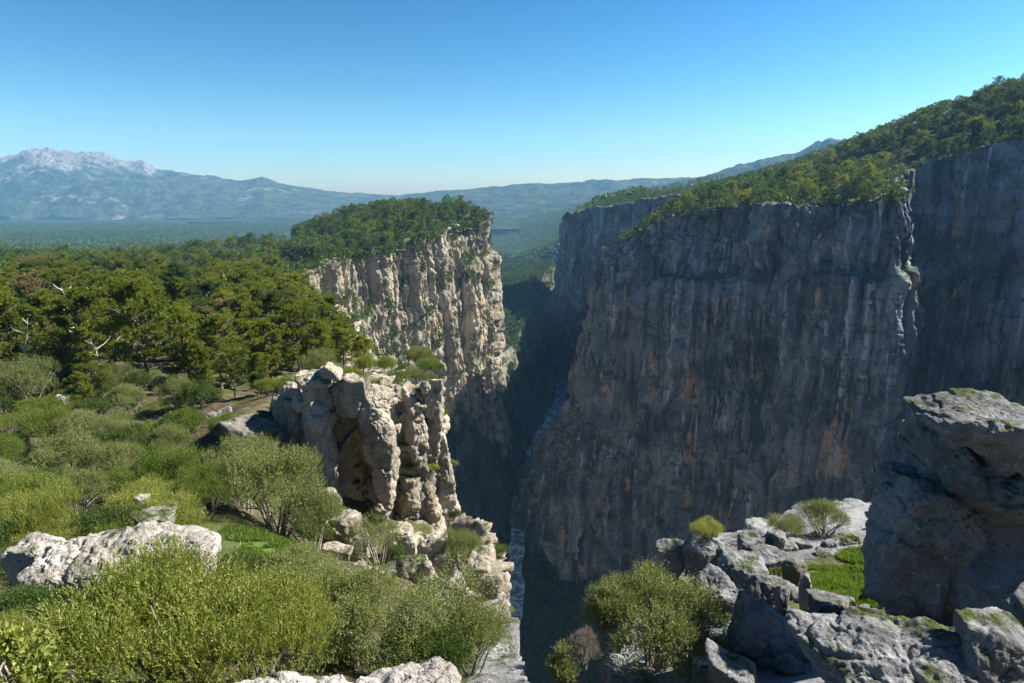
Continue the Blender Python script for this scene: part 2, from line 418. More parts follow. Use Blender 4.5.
# ------------------------------------------------------------------ cliffs: a face hung from the rim, with a strip of its top
def cliff(name, keys, nu, nface, off, sc, disp, mat, label, cap=26., attrs=None, ncap=14, zspread=1., fexp=2.2, rimz=.35, post=None, extra=None, prof=None):
    """keys: x, y, bottom z, flare; the land lies to the left of the path when walked near to far (side +1)"""
    c, u = catmull(keys, nu)
    t = np.gradient(c[:, :2], axis=0)
    k = max(3, int(nu * .012)) | 1
    ker = np.hanning(k + 2)[1:-1]; ker /= ker.sum()
    ts = np.stack([np.convolve(np.pad(t[:, i], k // 2, mode='edge'), ker, 'valid') for i in (0, 1)], 1)
    ts /= np.linalg.norm(ts, axis=1)[:, None]
    n = np.stack([ts[:, 1], -ts[:, 0]], 1)                       # outwards, to the right of the path
    rim = c[:, :2] + n * off
    zt = plateau(c[:, 0] - n[:, 0] * sc * .4, c[:, 1] - n[:, 1] * sc * .4)
    inl = np.geomspace(.02 * cap, cap, ncap)[::-1]
    s = np.linspace(0, 1, nface) ** zspread
    P = np.zeros((nu, ncap + nface, 3)); N = np.zeros_like(P); M = np.zeros((nu, ncap + nface))
    for j, d in enumerate(inl):
        q = rim - n * d
        hh = plateau(q[:, 0], q[:, 1])
        f = sstep(.0, .55 * cap, d)
        P[:, j, :2] = q; P[:, j, 2] = zt * (1 - f) + hh * f + .05 * sc - .3 * sc * sstep(.6 * cap, cap, d)
        N[:, j, :2] = n * (.25 + .75 * (1 - sstep(0, .12 * cap, d))); N[:, j, 2] = rimz; M[:, j] = 1 - sstep(.3 * cap, .8 * cap, d)
    for j, v in enumerate(s):
        zz = zt + (c[:, 2] - zt) * v
        fl = c[:, 3] * (v ** fexp if prof is None else np.interp(v, *prof))
        P[:, ncap + j, :2] = rim + n * fl[:, None]; P[:, ncap + j, 2] = zz
        N[:, ncap + j, :2] = n; M[:, ncap + j] = 1
        N[:, ncap + j, 2] = rimz * (1 - sstep(0, .03, v))
    sh = P.shape[:2]
    Pf, Nf = P.reshape(-1, 3), N.reshape(-1, 3)
    U = np.repeat(u, sh[1]); D = np.repeat(np.r_[np.zeros(ncap), s][None], nu, 0).ravel()
    H = np.r_[-inl, s * 0][None].repeat(nu, 0).ravel()
    dd = disp(Pf, U, D, np.repeat(zt, sh[1]) - Pf[:, 2])
    V = Pf + Nf * (dd * M.ravel())[:, None]
    for a_, k_ in ((.16 * sc, 1.3 * sc), (.07 * sc, .45 * sc)):
        V = V + M.ravel()[:, None] * a_ * np.stack([vnoise(V / k_, 81), vnoise(V / k_, 82), vnoise(V / k_, 83)], 1)
    if post: V = post(V)
    at_ = {a: f(Pf, U, D) for a, f in (attrs or {}).items()}
    fc, VV = grid_faces(nu, ncap + nface), V
    if extra:
        v2, f2 = extra
        at_ = {a: np.r_[v, attrs[a](v2, None, None)] for a, v in at_.items()}
        VV = np.vstack([V, v2]); fc = [fc, f2 + len(V)]
    o = link(name, make_mesh(name, VV, fc, mat, attrs=at_))
    tag(o, label, 'cliff', kind='structure')
    return o, V.reshape(sh + (3,)), ncap

def crag(P, a, seed, col=1., ledge=1.):
    """columns, fissures and ledges; a is the column width in metres"""
    q = P / a
    v = q * np.array([1, 1, .12])
    d = 1.1 * fbm(v * .45, 3, seed)
    d = d + .75 * col * (ridged(v, 3, seed + 3) - .3)
    d = d - 1.3 * np.exp(-(vnoise(v * np.array([.8, .8, .5]) + 4.4, seed + 8) / .055) ** 2) * col
    zz = q[:, 2] * .45 + .35 * vnoise(q * .3, seed + 6)
    saw = zz - np.floor(zz)
    d = d + ledge * (.34 * saw - .34 * sstep(.82, 1., saw)) * (.5 + .5 * vnoise(q * .4, seed + 9))
    f1, f2, _ = worley(q * np.array([2.2, 2.2, .9]), seed + 2)
    d = d + .22 * np.minimum(f2 - f1, .4) / .4 + .10 * fbm(q * 4, 4, seed + 5)
    return d * a

def flute(P, a, seed, block=.5, zs=.10, warpz=.10, crack=.22):
    """rounded columns parted by clefts, each column standing out or back, broken by ledges"""
    PW = P / a * np.array([.7, .7, warpz])
    w = .30 * np.stack([vnoise(PW, seed + 1), vnoise(PW, seed + 2), 0 * P[:, 0]], 1)
    q = P / a * np.array([1, 1, zs]) + w
    f1, f2, cid = worley(q, seed)
    d = .42 * (np.minimum(f2 - f1, .5) / .5) ** .6 + .55 * (cid - .5)
    q2 = P / a * np.array([3, 3, zs * 3]) + 2 * w
    f1, f2, c2 = worley(q2, seed + 20)
    d = d + .15 * (np.minimum(f2 - f1, .5) / .5) ** .6 + .16 * (c2 - .5)
    b1, b2, c3 = worley(P / a * np.array([1.6, 1.6, .9]) + w, seed + 40)
    d = d + block * (.16 * (np.minimum(b2 - b1, .25) / .25) + .22 * (c3 - .5))
    d = d - crack * np.exp(-(vnoise(P / a * np.array([1.5, 1.5, .07]) + 3.3, seed + 61) / .05) ** 2)
    b1, b2, c4 = worley(P / a * np.array([6, 6, 3.2]), seed + 70)
    d = d + .05 * (c4 - .5) + .03 * np.minimum(b2 - b1, .2) / .2
    return a * (d - .38 + .10 * fbm(P / a * 2.5, 5, seed + 5, .6))

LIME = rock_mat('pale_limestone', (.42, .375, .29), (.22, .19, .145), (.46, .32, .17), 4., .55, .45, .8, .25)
GREY = rock_mat('shade_toned_grey_limestone', (.20, .228, .275), (.055, .065, .082), (.44, .31, .215), 4., .9, .8, .3, .3, .595, pale=2.3)  # grey rock, base darkened and blued to deepen the shade on these cliffs
NLIME = rock_mat('weathered_limestone', (.42, .375, .30), (.23, .205, .17), (.46, .33, .18), .8, .35, .35, .08, .45, .60, ochre=True)
PLIME = rock_mat('pale_pitted_limestone', (.41, .385, .36), (.24, .22, .205), (.45, .36, .27), .45, 0, .35, .03, .5, .60)
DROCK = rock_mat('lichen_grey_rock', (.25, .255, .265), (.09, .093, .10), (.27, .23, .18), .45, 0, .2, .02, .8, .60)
BROCK = rock_mat('dark_bedded_rock', (.23, .215, .195), (.11, .105, .095), (.36, .29, .20), .7, .2, .3, .1, .6, .62)

def with_z(pts, zb, fl):
    pts = np.array(pts, float)
    zb = np.broadcast_to(zb, len(pts)); fl = np.broadcast_to(fl, len(pts))
    return np.c_[pts, zb, fl]

CL = {}
ZERO = {'ochre': lambda P, U, D: 0 * P[:, 0]}
m = RIM_MESA[:9]
def mesa_disp(P, U, D, dep):
    tier = 26 + 9 * vnoise(P * [.02, .02, 0] + 3, 7)
    return 1.15 * flute(P, 12., 40, .35, .035) + 5 * fbm(P / 45., 2, 8) - 7 * sstep(tier + 3, tier - 3, dep) * sstep(-.4, .3, vnoise(P * [.018, .018, 0], 5)) + 1.5
CL['mesa'] = cliff('cliff', with_z([(-98, 285)] + m, -240, [26, 26, 24, 22, 18, 14, 10, 12, 20, 24]), 1000, 380, 5, 9,
    mesa_disp, LIME, 'sunlit fluted cliff face of the left mesa above the gorge')
b = list(RIM_FAR[-2:]) + RIM_BUTTE
def butte_disp(P, U, D, dep):
    d = .7 * flute(P, 16., 71, .5, .04) + .6 * flute(P, 6., 17, .5, .05) + 4 * fbm(P * [.025, .025, .008], 2, 8)
    tier = 34 + 10 * vnoise(P * [.02, .02, 0] + 3, 7)
    return d + .5 * flute(P, 3., 27, .8, .12) - 7 * sstep(tier + 2, tier - 2, dep) * sstep(-.5, .3, vnoise(P * [.015, .015, 0], 5)) - 3 * np.exp(-((dep - 95 - 14 * vnoise(P / 45, 3)) / 4) ** 2) * sstep(-.1, .4, vnoise(P / 30., 9)) + 1
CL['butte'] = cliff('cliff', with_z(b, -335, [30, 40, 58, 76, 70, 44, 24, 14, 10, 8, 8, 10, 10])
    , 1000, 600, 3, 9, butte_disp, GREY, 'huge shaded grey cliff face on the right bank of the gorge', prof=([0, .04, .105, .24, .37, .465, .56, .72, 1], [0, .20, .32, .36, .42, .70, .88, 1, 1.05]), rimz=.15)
bk = RIM_BUTTE[-2:] + RIM_BACK
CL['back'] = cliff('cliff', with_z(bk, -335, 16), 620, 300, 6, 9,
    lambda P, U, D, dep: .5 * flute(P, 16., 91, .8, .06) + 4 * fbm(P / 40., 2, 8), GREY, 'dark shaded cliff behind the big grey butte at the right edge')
fr = RIM_FAR[2:-3]
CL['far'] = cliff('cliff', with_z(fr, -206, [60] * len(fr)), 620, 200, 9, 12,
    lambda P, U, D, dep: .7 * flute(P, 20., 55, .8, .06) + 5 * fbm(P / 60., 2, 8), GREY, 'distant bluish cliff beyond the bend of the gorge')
CL['left'] = cliff('cliff', with_z(RIM_NEAR_LEFT[7:] + [(-102, 290)], [-120] * 3 + [-160] * 5, [3, 3, 2, 2, 3, 6, 10, 20]), 700, 200, .2, 2,
    lambda P, U, D, dep: .45 * flute(P, 4., 23, .9), NLIME, 'wooded cliff of the left bank between the crag and the mesa', cap=5, attrs=ZERO)

nr = RIM_NEAR_RIGHT[3:] + [(.35, 4.2)] + RIM_NEAR_LEFT[1:8]
CL['near'] = cliff('cliff', with_z(nr, [-90] * 3 + [-60] * (len(nr) - 3), 1.5), 800, 240, .25, .8, lambda P, U, D, dep: .35 * flute(P, 1.8, 29, .9, .2), DROCK, 'shaded rock wall dropping away under the viewpoint', cap=1.6)

# ------------------------------------------------------------------ mountains on the horizon
def mountain(name, prof, d0, depth, rough, mat, label, seed, na=700, nr=150, base=-130):
    """prof: (px, py of the crest); d0: distance of the crest"""
    prof = np.array(prof, float)
    px = np.linspace(prof[0, 0], prof[-1, 0], na)
    cy = np.interp(px, prof[:, 0], prof[:, 1])
    th = np.arctan((px - 512) / F / (CP + .0))
    vv = (341.5 - cy) / F
    top = (-SP + CP * vv) / (CP + SP * vv) * d0
    s = np.linspace(-1, 1, nr)
    S, TH = np.meshgrid(s, th); TP = np.repeat(top[:, None], nr, 1)
    dd = d0 + S * depth
    x, y = np.tan(TH) * dd, dd
    p = np.stack([x.ravel(), y.ravel(), 0 * x.ravel()], 1)
    k = 1 - np.abs(S) ** 1.25
    er = ridged(p / (depth * .33), 5, seed).reshape(S.shape)
    z = base + (TP - base) * np.clip(k, 0, 1)
    amp = (TP - base) * rough * (1 - .75 * np.exp(-(S / .10) ** 2))
    z = z + amp * (er - .35) * np.clip(1.15 - np.abs(S), 0, 1) + (TP - base) * .035 * fbm(p / (depth * .05), 4, seed + 5).reshape(S.shape)
    z = z - dd ** 2 / (2 * 6.4e6) * 0
    h = ((z - base) / (TP.max() - base)).ravel()
    o = link(name, make_mesh(name, np.stack([x.ravel(), y.ravel(), z.ravel()], 1), grid_faces(na, nr), mat, attrs={'height': h}))
    tag(o, label, 'mountain', kind='structure'); return o

def mount_mat(name, rock_lo, rock_hi, clear=.0):
    k = NT(name, .95, .05); P = k.pos(); up = k.sep(k.geo('True Normal'), 2)
    n1 = k.noise(P, .0035, 8, .62); n2 = k.noise(P, .012, 8, .7); n3 = k.noise(P, .05, 5, .7)
    wood = k.mix(k.ramp(n2, .35, .65), (.022, .038, .02), (.085, .105, .05))
    stone = k.mix(k.ramp(n3, .35, .65), (.15, .14, .13), (.34, .31, .29))
    h = k.math('ADD', k.attr('height'), k.math('MULTIPLY', k.math('SUBTRACT', n1, .5), 1.1))
    col = k.mix(k.ramp(h, rock_lo, rock_hi), wood, stone)
    if clear: col = k.mix(k.math('MULTIPLY', k.ramp(n2, .52, .60, 0, clear), k.ramp(k.noise(k.mapv(P, 1, (900, 40, 70)), .0016, 5, .6), .52, .62)), col, (.30, .27, .21))
    nb = k.bump(n2, 60, 1.); nb = k.bump(n3, 14, 1., nb)
    return k.done(col, nb)

MROCK = mount_mat('bare_topped_mountain', .62, .80, .9)
MWOOD = mount_mat('wooded_mountain', 1.15, 1.35, .25)
mountain('mountain', [(-140, 180), (-60, 172), (0, 163), (18, 167), (28, 161), (44, 156), (70, 152), (100, 153), (132, 156), (150, 162), (164, 162), (176, 171), (190, 172), (215, 176), (250, 181), (275, 178), (290, 184), (340, 192), (420, 197), (480, 203)], 5700, 1500, .30, MROCK,
         'hazy mountain with a bare grey rock crest on the left horizon', 61)
mountain('mountain', [(200, 232), (300, 212), (360, 201), (400, 196), (440, 191), (480, 188), (520, 185), (560, 184), (600, 181), (640, 179), (700, 178), (800, 180), (1000, 185)], 5000, 1400, .22, MWOOD,
         'low wooded hills fading blue behind the left mesa', 77)
mountain('mountain', [(440, 224), (500, 212), (540, 203), (600, 195), (660, 184), (700, 172), (730, 163), (760, 156), (780, 152), (800, 144), (830, 141), (870, 136), (950, 138), (1100, 150)], 3900, 1100, .26, MWOOD,
         'blue wooded ridge rising behind the right hand forest', 83)
# ------------------------------------------------------------------ plants
def leaf_mat(name, c1, c2, trans=.35, tint=None, rough=.5, patch=1.2):
    k = NT(name, rough, .25)
    oi = k.n.new('ShaderNodeObjectInfo').outputs['Random']
    ri = k.geo('Random Per Island')
    big = k.noise(k.pos(), patch, 2, .5)
    f = k.math('ADD', k.math('MULTIPLY', ri, .45), k.math('ADD', k.math('MULTIPLY', oi, .35), k.math('MULTIPLY', k.math('SUBTRACT', big, .35), .7)))
    col = k.mix(k.ramp(f, .15, .95, smooth=False), c1, c2)
    if tint: col = k.mix(k.ramp(ri, .90, .93), col, tint)
    k.put(k.b.inputs['Base Color'], col)
    tr = k.n.new('ShaderNodeBsdfTranslucent')
    k.put(tr.inputs['Color'], k.mix(.5, col, k.mix(1., col, (1.25, 1.35, .35), 'MULTIPLY')))
    mx = k.n.new('ShaderNodeMixShader'); mx.inputs[0].default_value = trans
    k.t.links.new(k.b.outputs[0], mx.inputs[1]); k.t.links.new(tr.outputs[0], mx.inputs[2])
    k.t.links.new(mx.outputs[0], k.out.inputs['Surface'])
    return k.m

def bark_mat(name, a, b):
    k = NT(name, .95, .1); P = k.obj()
    n = k.noise(k.mapv(P, (6, 6, 1.6)), 1, 5, .65)
    return k.done(k.mix(k.ramp(n, .35, .65), a, b), k.bump(n, .05, .8))

PINE_LEAF = leaf_mat('pine_needles', (.075, .115, .012), (.235, .265, .03), .46, (.24, .21, .06), patch=.25)
PINE_DARK = leaf_mat('dark_pine_needles', (.030, .062, .018), (.095, .140, .028), .35, patch=.06)
PINE_GOLD = leaf_mat('yellow_pine_needles', (.15, .18, .02), (.26, .26, .03), .42, patch=.3)
PINE_BROWN = leaf_mat('browned_pine_needles', (.14, .11, .04), (.24, .19, .09), .3)
OLIVE = leaf_mat('olive_leaves', (.095, .12, .034), (.225, .25, .085), .30, (.28, .28, .14))
BRIGHT = leaf_mat('bright_leaves', (.12, .155, .02), (.31, .33, .08), .36, (.38, .36, .14))
GREENB = leaf_mat('fresh_green_leaves', (.07, .115, .015), (.175, .22, .034), .36)
MACCHIA = leaf_mat('dark_scrub_leaves', (.035, .068, .014), (.10, .14, .028), .3)
GRASSM = leaf_mat('grass_blades', (.06, .115, .014), (.155, .22, .035), .4, (.24, .23, .08))
TWIGS = leaf_mat('grey_twigs', (.16, .13, .10), (.26, .23, .19), .05)
BARK = bark_mat('pine_bark', (.09, .06, .045), (.20, .15, .12))
BARKG = bark_mat('grey_bark', (.14, .125, .11), (.30, .28, .25))

def unit(v): return v / np.maximum(np.linalg.norm(v, axis=-1, keepdims=True), 1e-9)

def tubes(paths, sides=6):
    """paths: list of (points (n,3), radii (n)) -> verts, quads"""
    V, Q, o = [], [], 0
    an = np.linspace(0, 2 * np.pi, sides, endpoint=False)
    for p, r in paths:
        p = np.asarray(p, float); t = unit(np.gradient(p, axis=0))
        a = unit(np.cross(t, np.array([.31, .95, .05]))); b = np.cross(t, a)
        ring = p[:, None] + (a[:, None] * np.cos(an)[None, :, None] + b[:, None] * np.sin(an)[None, :, None]) * np.asarray(r)[:, None, None]
        n = len(p); V.append(ring.reshape(-1, 3))
        i = o + np.arange(n - 1)[:, None] * sides + np.arange(sides)[None]
        j = o + np.arange(n - 1)[:, None] * sides + (np.arange(sides)[None] + 1) % sides
        Q.append(np.stack([i, j, j + sides, i + sides], -1).reshape(-1, 4)); o += n * sides
    return np.vstack(V), np.vstack(Q)

def leaves(c, d, n_, L, W):
    """rhombic leaves: base points c, directions d, plane normals n_, lengths L, widths W"""
    s = unit(np.cross(d, n_)); L = np.asarray(L)[:, None]; W = np.asarray(W)[:, None]
    V = np.stack([c, c + d * L * .45 + s * W * .5, c + d * L, c + d * L * .45 - s * W * .5], 1).reshape(-1, 3)
    return V, np.arange(len(c) * 4).reshape(-1, 4)

def rdirs(rng, n): return unit(rng.normal(size=(n, 3)))

def pine(seed, H=9., spread=3.2, bare=.35, tufts=2600, nl=34, needles=12, nlen=.30, flat=.5, lean=.06, fine=True):
    """trunk mesh data and needle mesh data of a rounded, open-crowned pine"""
    rng = np.random.default_rng(seed)
    zt = np.linspace(0, H * .97, 10)
    ph = rng.uniform(0, 6.3); wob = np.cumsum(rng.normal(0, .10, (10, 2)), 0) * H / 12
    tr = np.c_[wob + np.outer(zt, [math.cos(ph) * lean, math.sin(ph) * lean]), zt]; tr -= [*tr[0, :2], .4]
    paths = [(tr, np.linspace(.024 * H, .004 * H, 10))]
    cen, cw = [], []
    for i in range(nl):
        f = bare + (1 - bare) * ((i + rng.uniform(0, 1)) / nl)
        b = np.array([np.interp(f * H * .97, zt, tr[:, k]) for k in range(3)])
        a = i * 2.4 + rng.uniform(-.5, .5)
        q = (f - bare) / (1 - bare)
        L = spread * (.45 + .75 * math.sin(math.pi * min(1, .22 + q * .66))) * rng.uniform(.55, 1.15) * (1 if q < .85 else .55)
        up = rng.uniform(-.05, .25) + .55 * q
        dr = np.array([math.cos(a), math.sin(a), up])
        t = np.linspace(0, 1, 5)[:, None]
        lp = b + dr * L * t + np.array([0, 0, L * .16]) * t ** 2 + rng.normal(0, .05 * L, (5, 3)) * t
        paths.append((lp, np.linspace(.011 * H * (.5 + .5 * L / spread), .003 * H, 5)))
        for k in range(rng.integers(4, 8)):
            u = rng.uniform(.38, 1.05)
            c = lp[0] + (lp[-1] - lp[0]) * u + rng.normal(0, .14 * L, 3) * [1, 1, .5] + [0, 0, .1 * L]
            cen.append(c); cw.append(rng.uniform(.5, 1.0) * spread * .26)
            if fine and k < 3: paths.append((np.linspace(lp[2], c, 3), np.linspace(.005 * H, .002 * H, 3)))
    cen, cw = np.array(cen), np.array(cw)
    pk = rng.choice(len(cen), tufts, p=cw ** 2 / (cw ** 2).sum())
    off = rdirs(rng, tufts) * (rng.uniform(0, 1, (tufts, 1)) ** .45)
    tc = cen[pk] + off * cw[pk][:, None] * [1, 1, flat]
    base = np.repeat(tc, needles, 0)
    ax = unit(off + rdirs(rng, tufts) * .6 + [0, 0, .55])
    nd = unit(np.repeat(ax, needles, 0) + rdirs(rng, tufts * needles) * .75)
    V, Q = leaves(base, nd, rdirs(rng, len(base)), nlen * rng.uniform(.6, 1.2, len(base)), nlen * .17 * np.ones(len(base)))
    return tubes(paths, 6 if fine else 4), (V, Q), H

def bush(seed, R_=1., H=1., lobes=26, shoots=1500, per=12, leaf=.05, wid=.35, stems=9, sep=.55, up=.5, slen=.26, open_=.35, taper=1., align=.9):
    """rounded shrub: stems, and leafy shoots that bristle from overlapping lobes"""
    rng = np.random.default_rng(seed)
    d = rdirs(rng, lobes * 4); d = d[d[:, 2] > -.25][:lobes]; n = len(d)
    rad = rng.uniform(.45, .92, (n, 1))
    c = d * rad * [R_, R_, H * .52] + [0, 0, H * .50]
    if taper != 1.: c[:, :2] *= (1 - (1 - taper) * np.clip(c[:, 2:] / H, 0, 1))
    lr = rng.uniform(.17, .36, n) * min(R_, H) * (1.25 - .35 * rad[:, 0])
    pk = rng.choice(n, shoots, p=lr ** 2 / (lr ** 2).sum())
    o = rdirs(rng, shoots); o[:, 2] = np.where(o[:, 2] < -.3, -o[:, 2], o[:, 2])
    s0 = c[pk] + o * lr[pk][:, None] * (rng.uniform(open_, 1, (shoots, 1)) ** .5)
    s0[:, 2] = np.maximum(s0[:, 2], .03 * H)
    sd = unit(o * .8 + [0, 0, up] + rdirs(rng, shoots) * .45)
    sl = slen * rng.uniform(.5, 1.3, shoots)
    t = np.tile(np.linspace(.05, 1, per), shoots) + rng.uniform(-.04, .04, shoots * per)
    b = np.repeat(s0, per, 0) + np.repeat(sd * sl[:, None], per, 0) * t[:, None]
    ld = unit(np.repeat(sd, per, 0) * align + rdirs(rng, len(b)) * .85)
    V, Q = leaves(b, ld, rdirs(rng, len(b)), leaf * rng.uniform(.6, 1.3, len(b)) * (1.1 - .4 * t), leaf * wid * np.ones(len(b)))
    paths = []
    for i in range(stems):
        e = c[rng.integers(n)]
        p0 = np.array([*rng.normal(0, .07 * R_, 2), -.25 * H])
        m = p0 * .5 + e * .5 + rng.normal(0, .08 * R_, 3); m[2] = e[2] * .42
        tt = np.linspace(0, 1, 7)[:, None]
        pp = (1 - tt) ** 2 * p0 + 2 * tt * (1 - tt) * m + tt ** 2 * e
        paths.append((pp, np.linspace(.028, .007, 7) * (R_ + .3)))
        for k in range(3):
            e2 = e + rng.normal(0, .35, 3) * lr.mean() * 2
            paths.append((np.linspace(pp[4], e2, 4), np.linspace(.010, .004, 4) * (R_ + .3)))
    return tubes(paths, 5), (V, Q), H

PROTO = {}
def proto(key, gen, leafm, barkm, leafname, barkname):
    (tv, tq), (lv, lq), H = gen
    PROTO[key] = (make_mesh(barkname, tv, tq, barkm), make_mesh(leafname, lv, lq, leafm, smooth=False), H, leafname, barkname)

_first = {}
def plant(name, key, loc, size, rot, label, cat, group=None, sub=True, leafm=None, squash=1.):
    """one plant: an Empty at its foot with its trunk (or stems) and crown (or foliage)"""
    tm, lm, H, ln, bn = PROTO[key]
    o = bpy.data.objects.new(name, None); COL.objects.link(o); o.empty_display_size = .2
    o.location = tuple(float(c) for c in loc); o.rotation_euler = (0, 0, float(rot)); o.scale = (float(size), float(size), float(size * squash))
    a = link(bn, tm, o); b = link(ln, lm, o)
    if leafm is not None:
        b.material_slots[0].link = 'OBJECT'; b.material_slots[0].material = leafm
    return tag(o, label, cat, group)

for i in range(6):
    proto(f'pine{i}', pine(100 + i, 9., [2.6, 2.2, 2.9, 2.3, 2.7, 2.0][i], [.32, .2, .38, .14, .26, .24][i], 3000, [34, 38, 30, 40, 36, 32][i], lean=[.05, .02, .10, .03, .07, .04][i]), PINE_LEAF, BARK, 'crown', 'trunk')
for i in range(4):
    proto(f'far_pine{i}', pine(140 + i, 9., 2.7, .2 + .05 * i, 900, 28, 6, .55, .5, fine=False), PINE_DARK, BARK, 'crown', 'trunk')
for i in range(3):
    proto(f'big_bush{i}', bush(200 + i, 1., 1.25, 40, 4200, 15, .050, .20, 12, slen=.25, up=1.5, align=1.5), BRIGHT, BARKG, 'foliage', 'stem')
for i in range(4):
    proto(f'olive{i}', bush(220 + i, 1., 1.25, 34, 3800, 10, .038, .36, 10, slen=.17, up=.6, open_=.3), OLIVE, BARKG, 'foliage', 'stem')
for i in range(3):
    proto(f'scrub{i}', bush(240 + i, 1., .95, 26, 2200, 9, .045, .5, 8, slen=.16, up=.3), MACCHIA, BARKG, 'foliage', 'stem')
for i in range(2):
    proto(f'upright{i}', bush(260 + i, .55, 1.8, 24, 1300, 10, .055, .36, 8, slen=.2, up=1., taper=.35), GREENB, BARKG, 'foliage', 'stem')
for i in range(2):
    proto(f'sparse{i}', bush(270 + i, 1., 1.35, 26, 1700, 9, .038, .36, 18, slen=.16, up=.5), OLIVE, BARKG, 'foliage', 'stem')
for i in range(2):
    proto(f'small{i}', bush(280 + i, 1., .8, 12, 260, 8, .16, .42, 5, slen=.3, up=.8), GREENB, BARKG, 'foliage', 'stem')
# ------------------------------------------------------------------ rocks
_ico = {}
def ico(s):
    if s not in _ico:
        bm = bmesh.new(); bmesh.ops.create_icosphere(bm, subdivisions=s, radius=1)
        _ico[s] = (np.array([v.co[:] for v in bm.verts]), np.array([[v.index for v in f.verts] for f in bm.faces]))
        bm.free()
    return _ico[s]

def rock_shape(seed, a, b, c, down, sub=6, ang=.4, rough=1., layers=0., tilt=(0, 0), yaw=None, planes=13, cracks=.8):
    """block of stone: a rounded polyhedron with half sizes a, b, c, its underside drawn down to `down`"""
    rng = np.random.default_rng(seed)
    D, Fc = ico(sub)
    nn = rdirs(rng, planes); off = rng.uniform(.66, .98, planes)
    nn = np.vstack([nn, np.eye(3), -np.eye(3)]); off = np.r_[off, [1.0] * 6]
    dt = D @ nn.T
    r = np.where(dt > .05, off / np.maximum(dt, .05), 9.)
    k = 7 + 26 * ang
    rs = (r ** -k).sum(1) ** (-1 / k)
    V = D * rs[:, None] * [a, b, c]
    s = (a * b * c) ** (1 / 3)
    N = unit(D / [a, b, c])
    o = seed * 3.71
    q = V / s + o
    dp = .15 * fbm(q * 1.1, 3, seed) + .045 * rough * fbm(q * 3.1, 4, seed + 1)
    f1, f2, cid = worley(q * np.array([1.25, 1.25, 1.7]) + .25 * np.stack([vnoise(q * 2, 5), vnoise(q * 2, 6), vnoise(q * 2, 7)], 1), seed + 4)
    dp = dp + cracks * (.06 * np.minimum(f2 - f1, .16) / .16 - .05) + .035 * cracks * (cid - .5)
    dp = dp + .016 * rough * fbm(q * 9, 3, seed + 2) - .02 * rough * np.clip(vnoise(q * 7, seed + 3) - .25, 0, 1)
    dp = dp - .05 * cracks * np.exp(-(vnoise(q * [1.1, 1.1, 1.9] + 7, seed + 30) / .045) ** 2) - .035 * cracks * np.exp(-(vnoise(q * 2.6 + 3, seed + 31) / .06) ** 2)
    dp = dp + .012 * rough * ridged(q * 12, 2, seed + 33)
    if layers:
        z = V[:, 2] / s * layers + .5 * fbm(q * .8, 2, seed + 8); sw = z - np.floor(z)
        dp = dp + .06 * (np.sqrt(np.clip(1 - (2 * sw - 1) ** 4, 0, 1)) - .8)
    V = V + N * (dp * s)[:, None]
    m = Matrix.Rotation(rng.uniform(0, 6.3) if yaw is None else yaw, 3, 'Z') if yaw is not None else Matrix.Identity(3)
    m = m @ Matrix.Rotation(tilt[0], 3, 'X') @ Matrix.Rotation(tilt[1], 3, 'Y')
    V = V @ np.array(m).T
    lo = V[:, 2].min()
    if down > -lo:
        z = V[:, 2]; V[:, 2] = np.where(z < 0, z * (down / -lo), z)
    return V, Fc

def rock(px, py, w, h, d, label, mat, seed, depth=.8, name='boulder', cat='boulder', group=None, sub=5, sink=.3, cave=None, perch=False, **kw):
    c = at(px, py, d); rd = np.linalg.norm(c) / np.linalg.norm([(px - 512) / F, (py - 341.5) / F, 1]) / F
    a, hh = w * .5 * rd, h * .5 * rd
    gz = gh(c[0], c[1])
    V, Fc = rock_shape(seed, a, a * depth, hh * 1.05, 0 if perch else min(max(0, c[2] - gz + sink), max(2.2 * hh, .8)), sub, **kw)
    if cave:
        cc = at(*cave[:3]) - c
        m_ = np.exp(-((((V - cc) / cave[3]) ** 2).sum(1)) ** 1.5)
        V = V + m_[:, None] * np.array([.25, .95, -.1]) * cave[4]
    o = link(name, make_mesh(name, V, Fc, mat), None, c)
    return tag(o, label, cat, group)

# the sunlit crag on the left slope, with its ochre hollow
CAVE = at(359, 462, 40.2); CAVE2 = at(340, 525, 38)
kx = [(256, 47, -20, 432), (272, 44, -22, 416), (288, 42.2, -23, 397), (310, 41, -25, 379), (335, 40.3, -25, 372), (360, 40, -26, 380), (385, 40.2, -27, 392), (405, 40.8, -30, 398), (422, 42, -40, 389), (432, 44.5, -55, 387), (436, 49, -70, 388), (434, 57, -80, 386), (426, 68, -80, 382)]
ck = []
for px, d, zb, py in kx:
    p = at(px, py, d); ck.append((xat(px, d, p[2]), d, zb, 1.2 if px < 400 else 2.4, p[2]))
ck = np.array(ck)
# how far each stretch of the face stands out, by picture column of its foot
BULGE = [(262, -.6), (285, 0), (300, .4), (318, .4), (336, -.3), (350, -.9), (364, -.9), (378, -.1), (386, .1), (396, -.9), (406, -1.2), (416, -.4), (426, .2), (445, 0)]
def cliff_z(name, keys, nu, nface, disp, mat, cap, ncap, sc, attrs, **kw):
    """as cliff(), with the height of the rim given in the fifth column"""
    global plateau
    zt_of = keys[:, 4]; c, u = catmull(keys, nu); save = plateau
    zc = c[:, 4]
    def fake(x, y):
        if len(x) == nu: return np.maximum(zc, save(x, y)) if fake.n == 0 else save(x, y)
        return save(x, y)
    fake.n = 0
    def once(x, y):
        r = zc if fake.n == 0 else save(x, y)
        fake.n += 1; return r
    plateau = once
    try: return cliff(name, keys[:, :4], nu, nface, 0, sc, disp, mat, '', cap=cap, ncap=ncap, attrs=attrs, **kw)
    finally: plateau = save
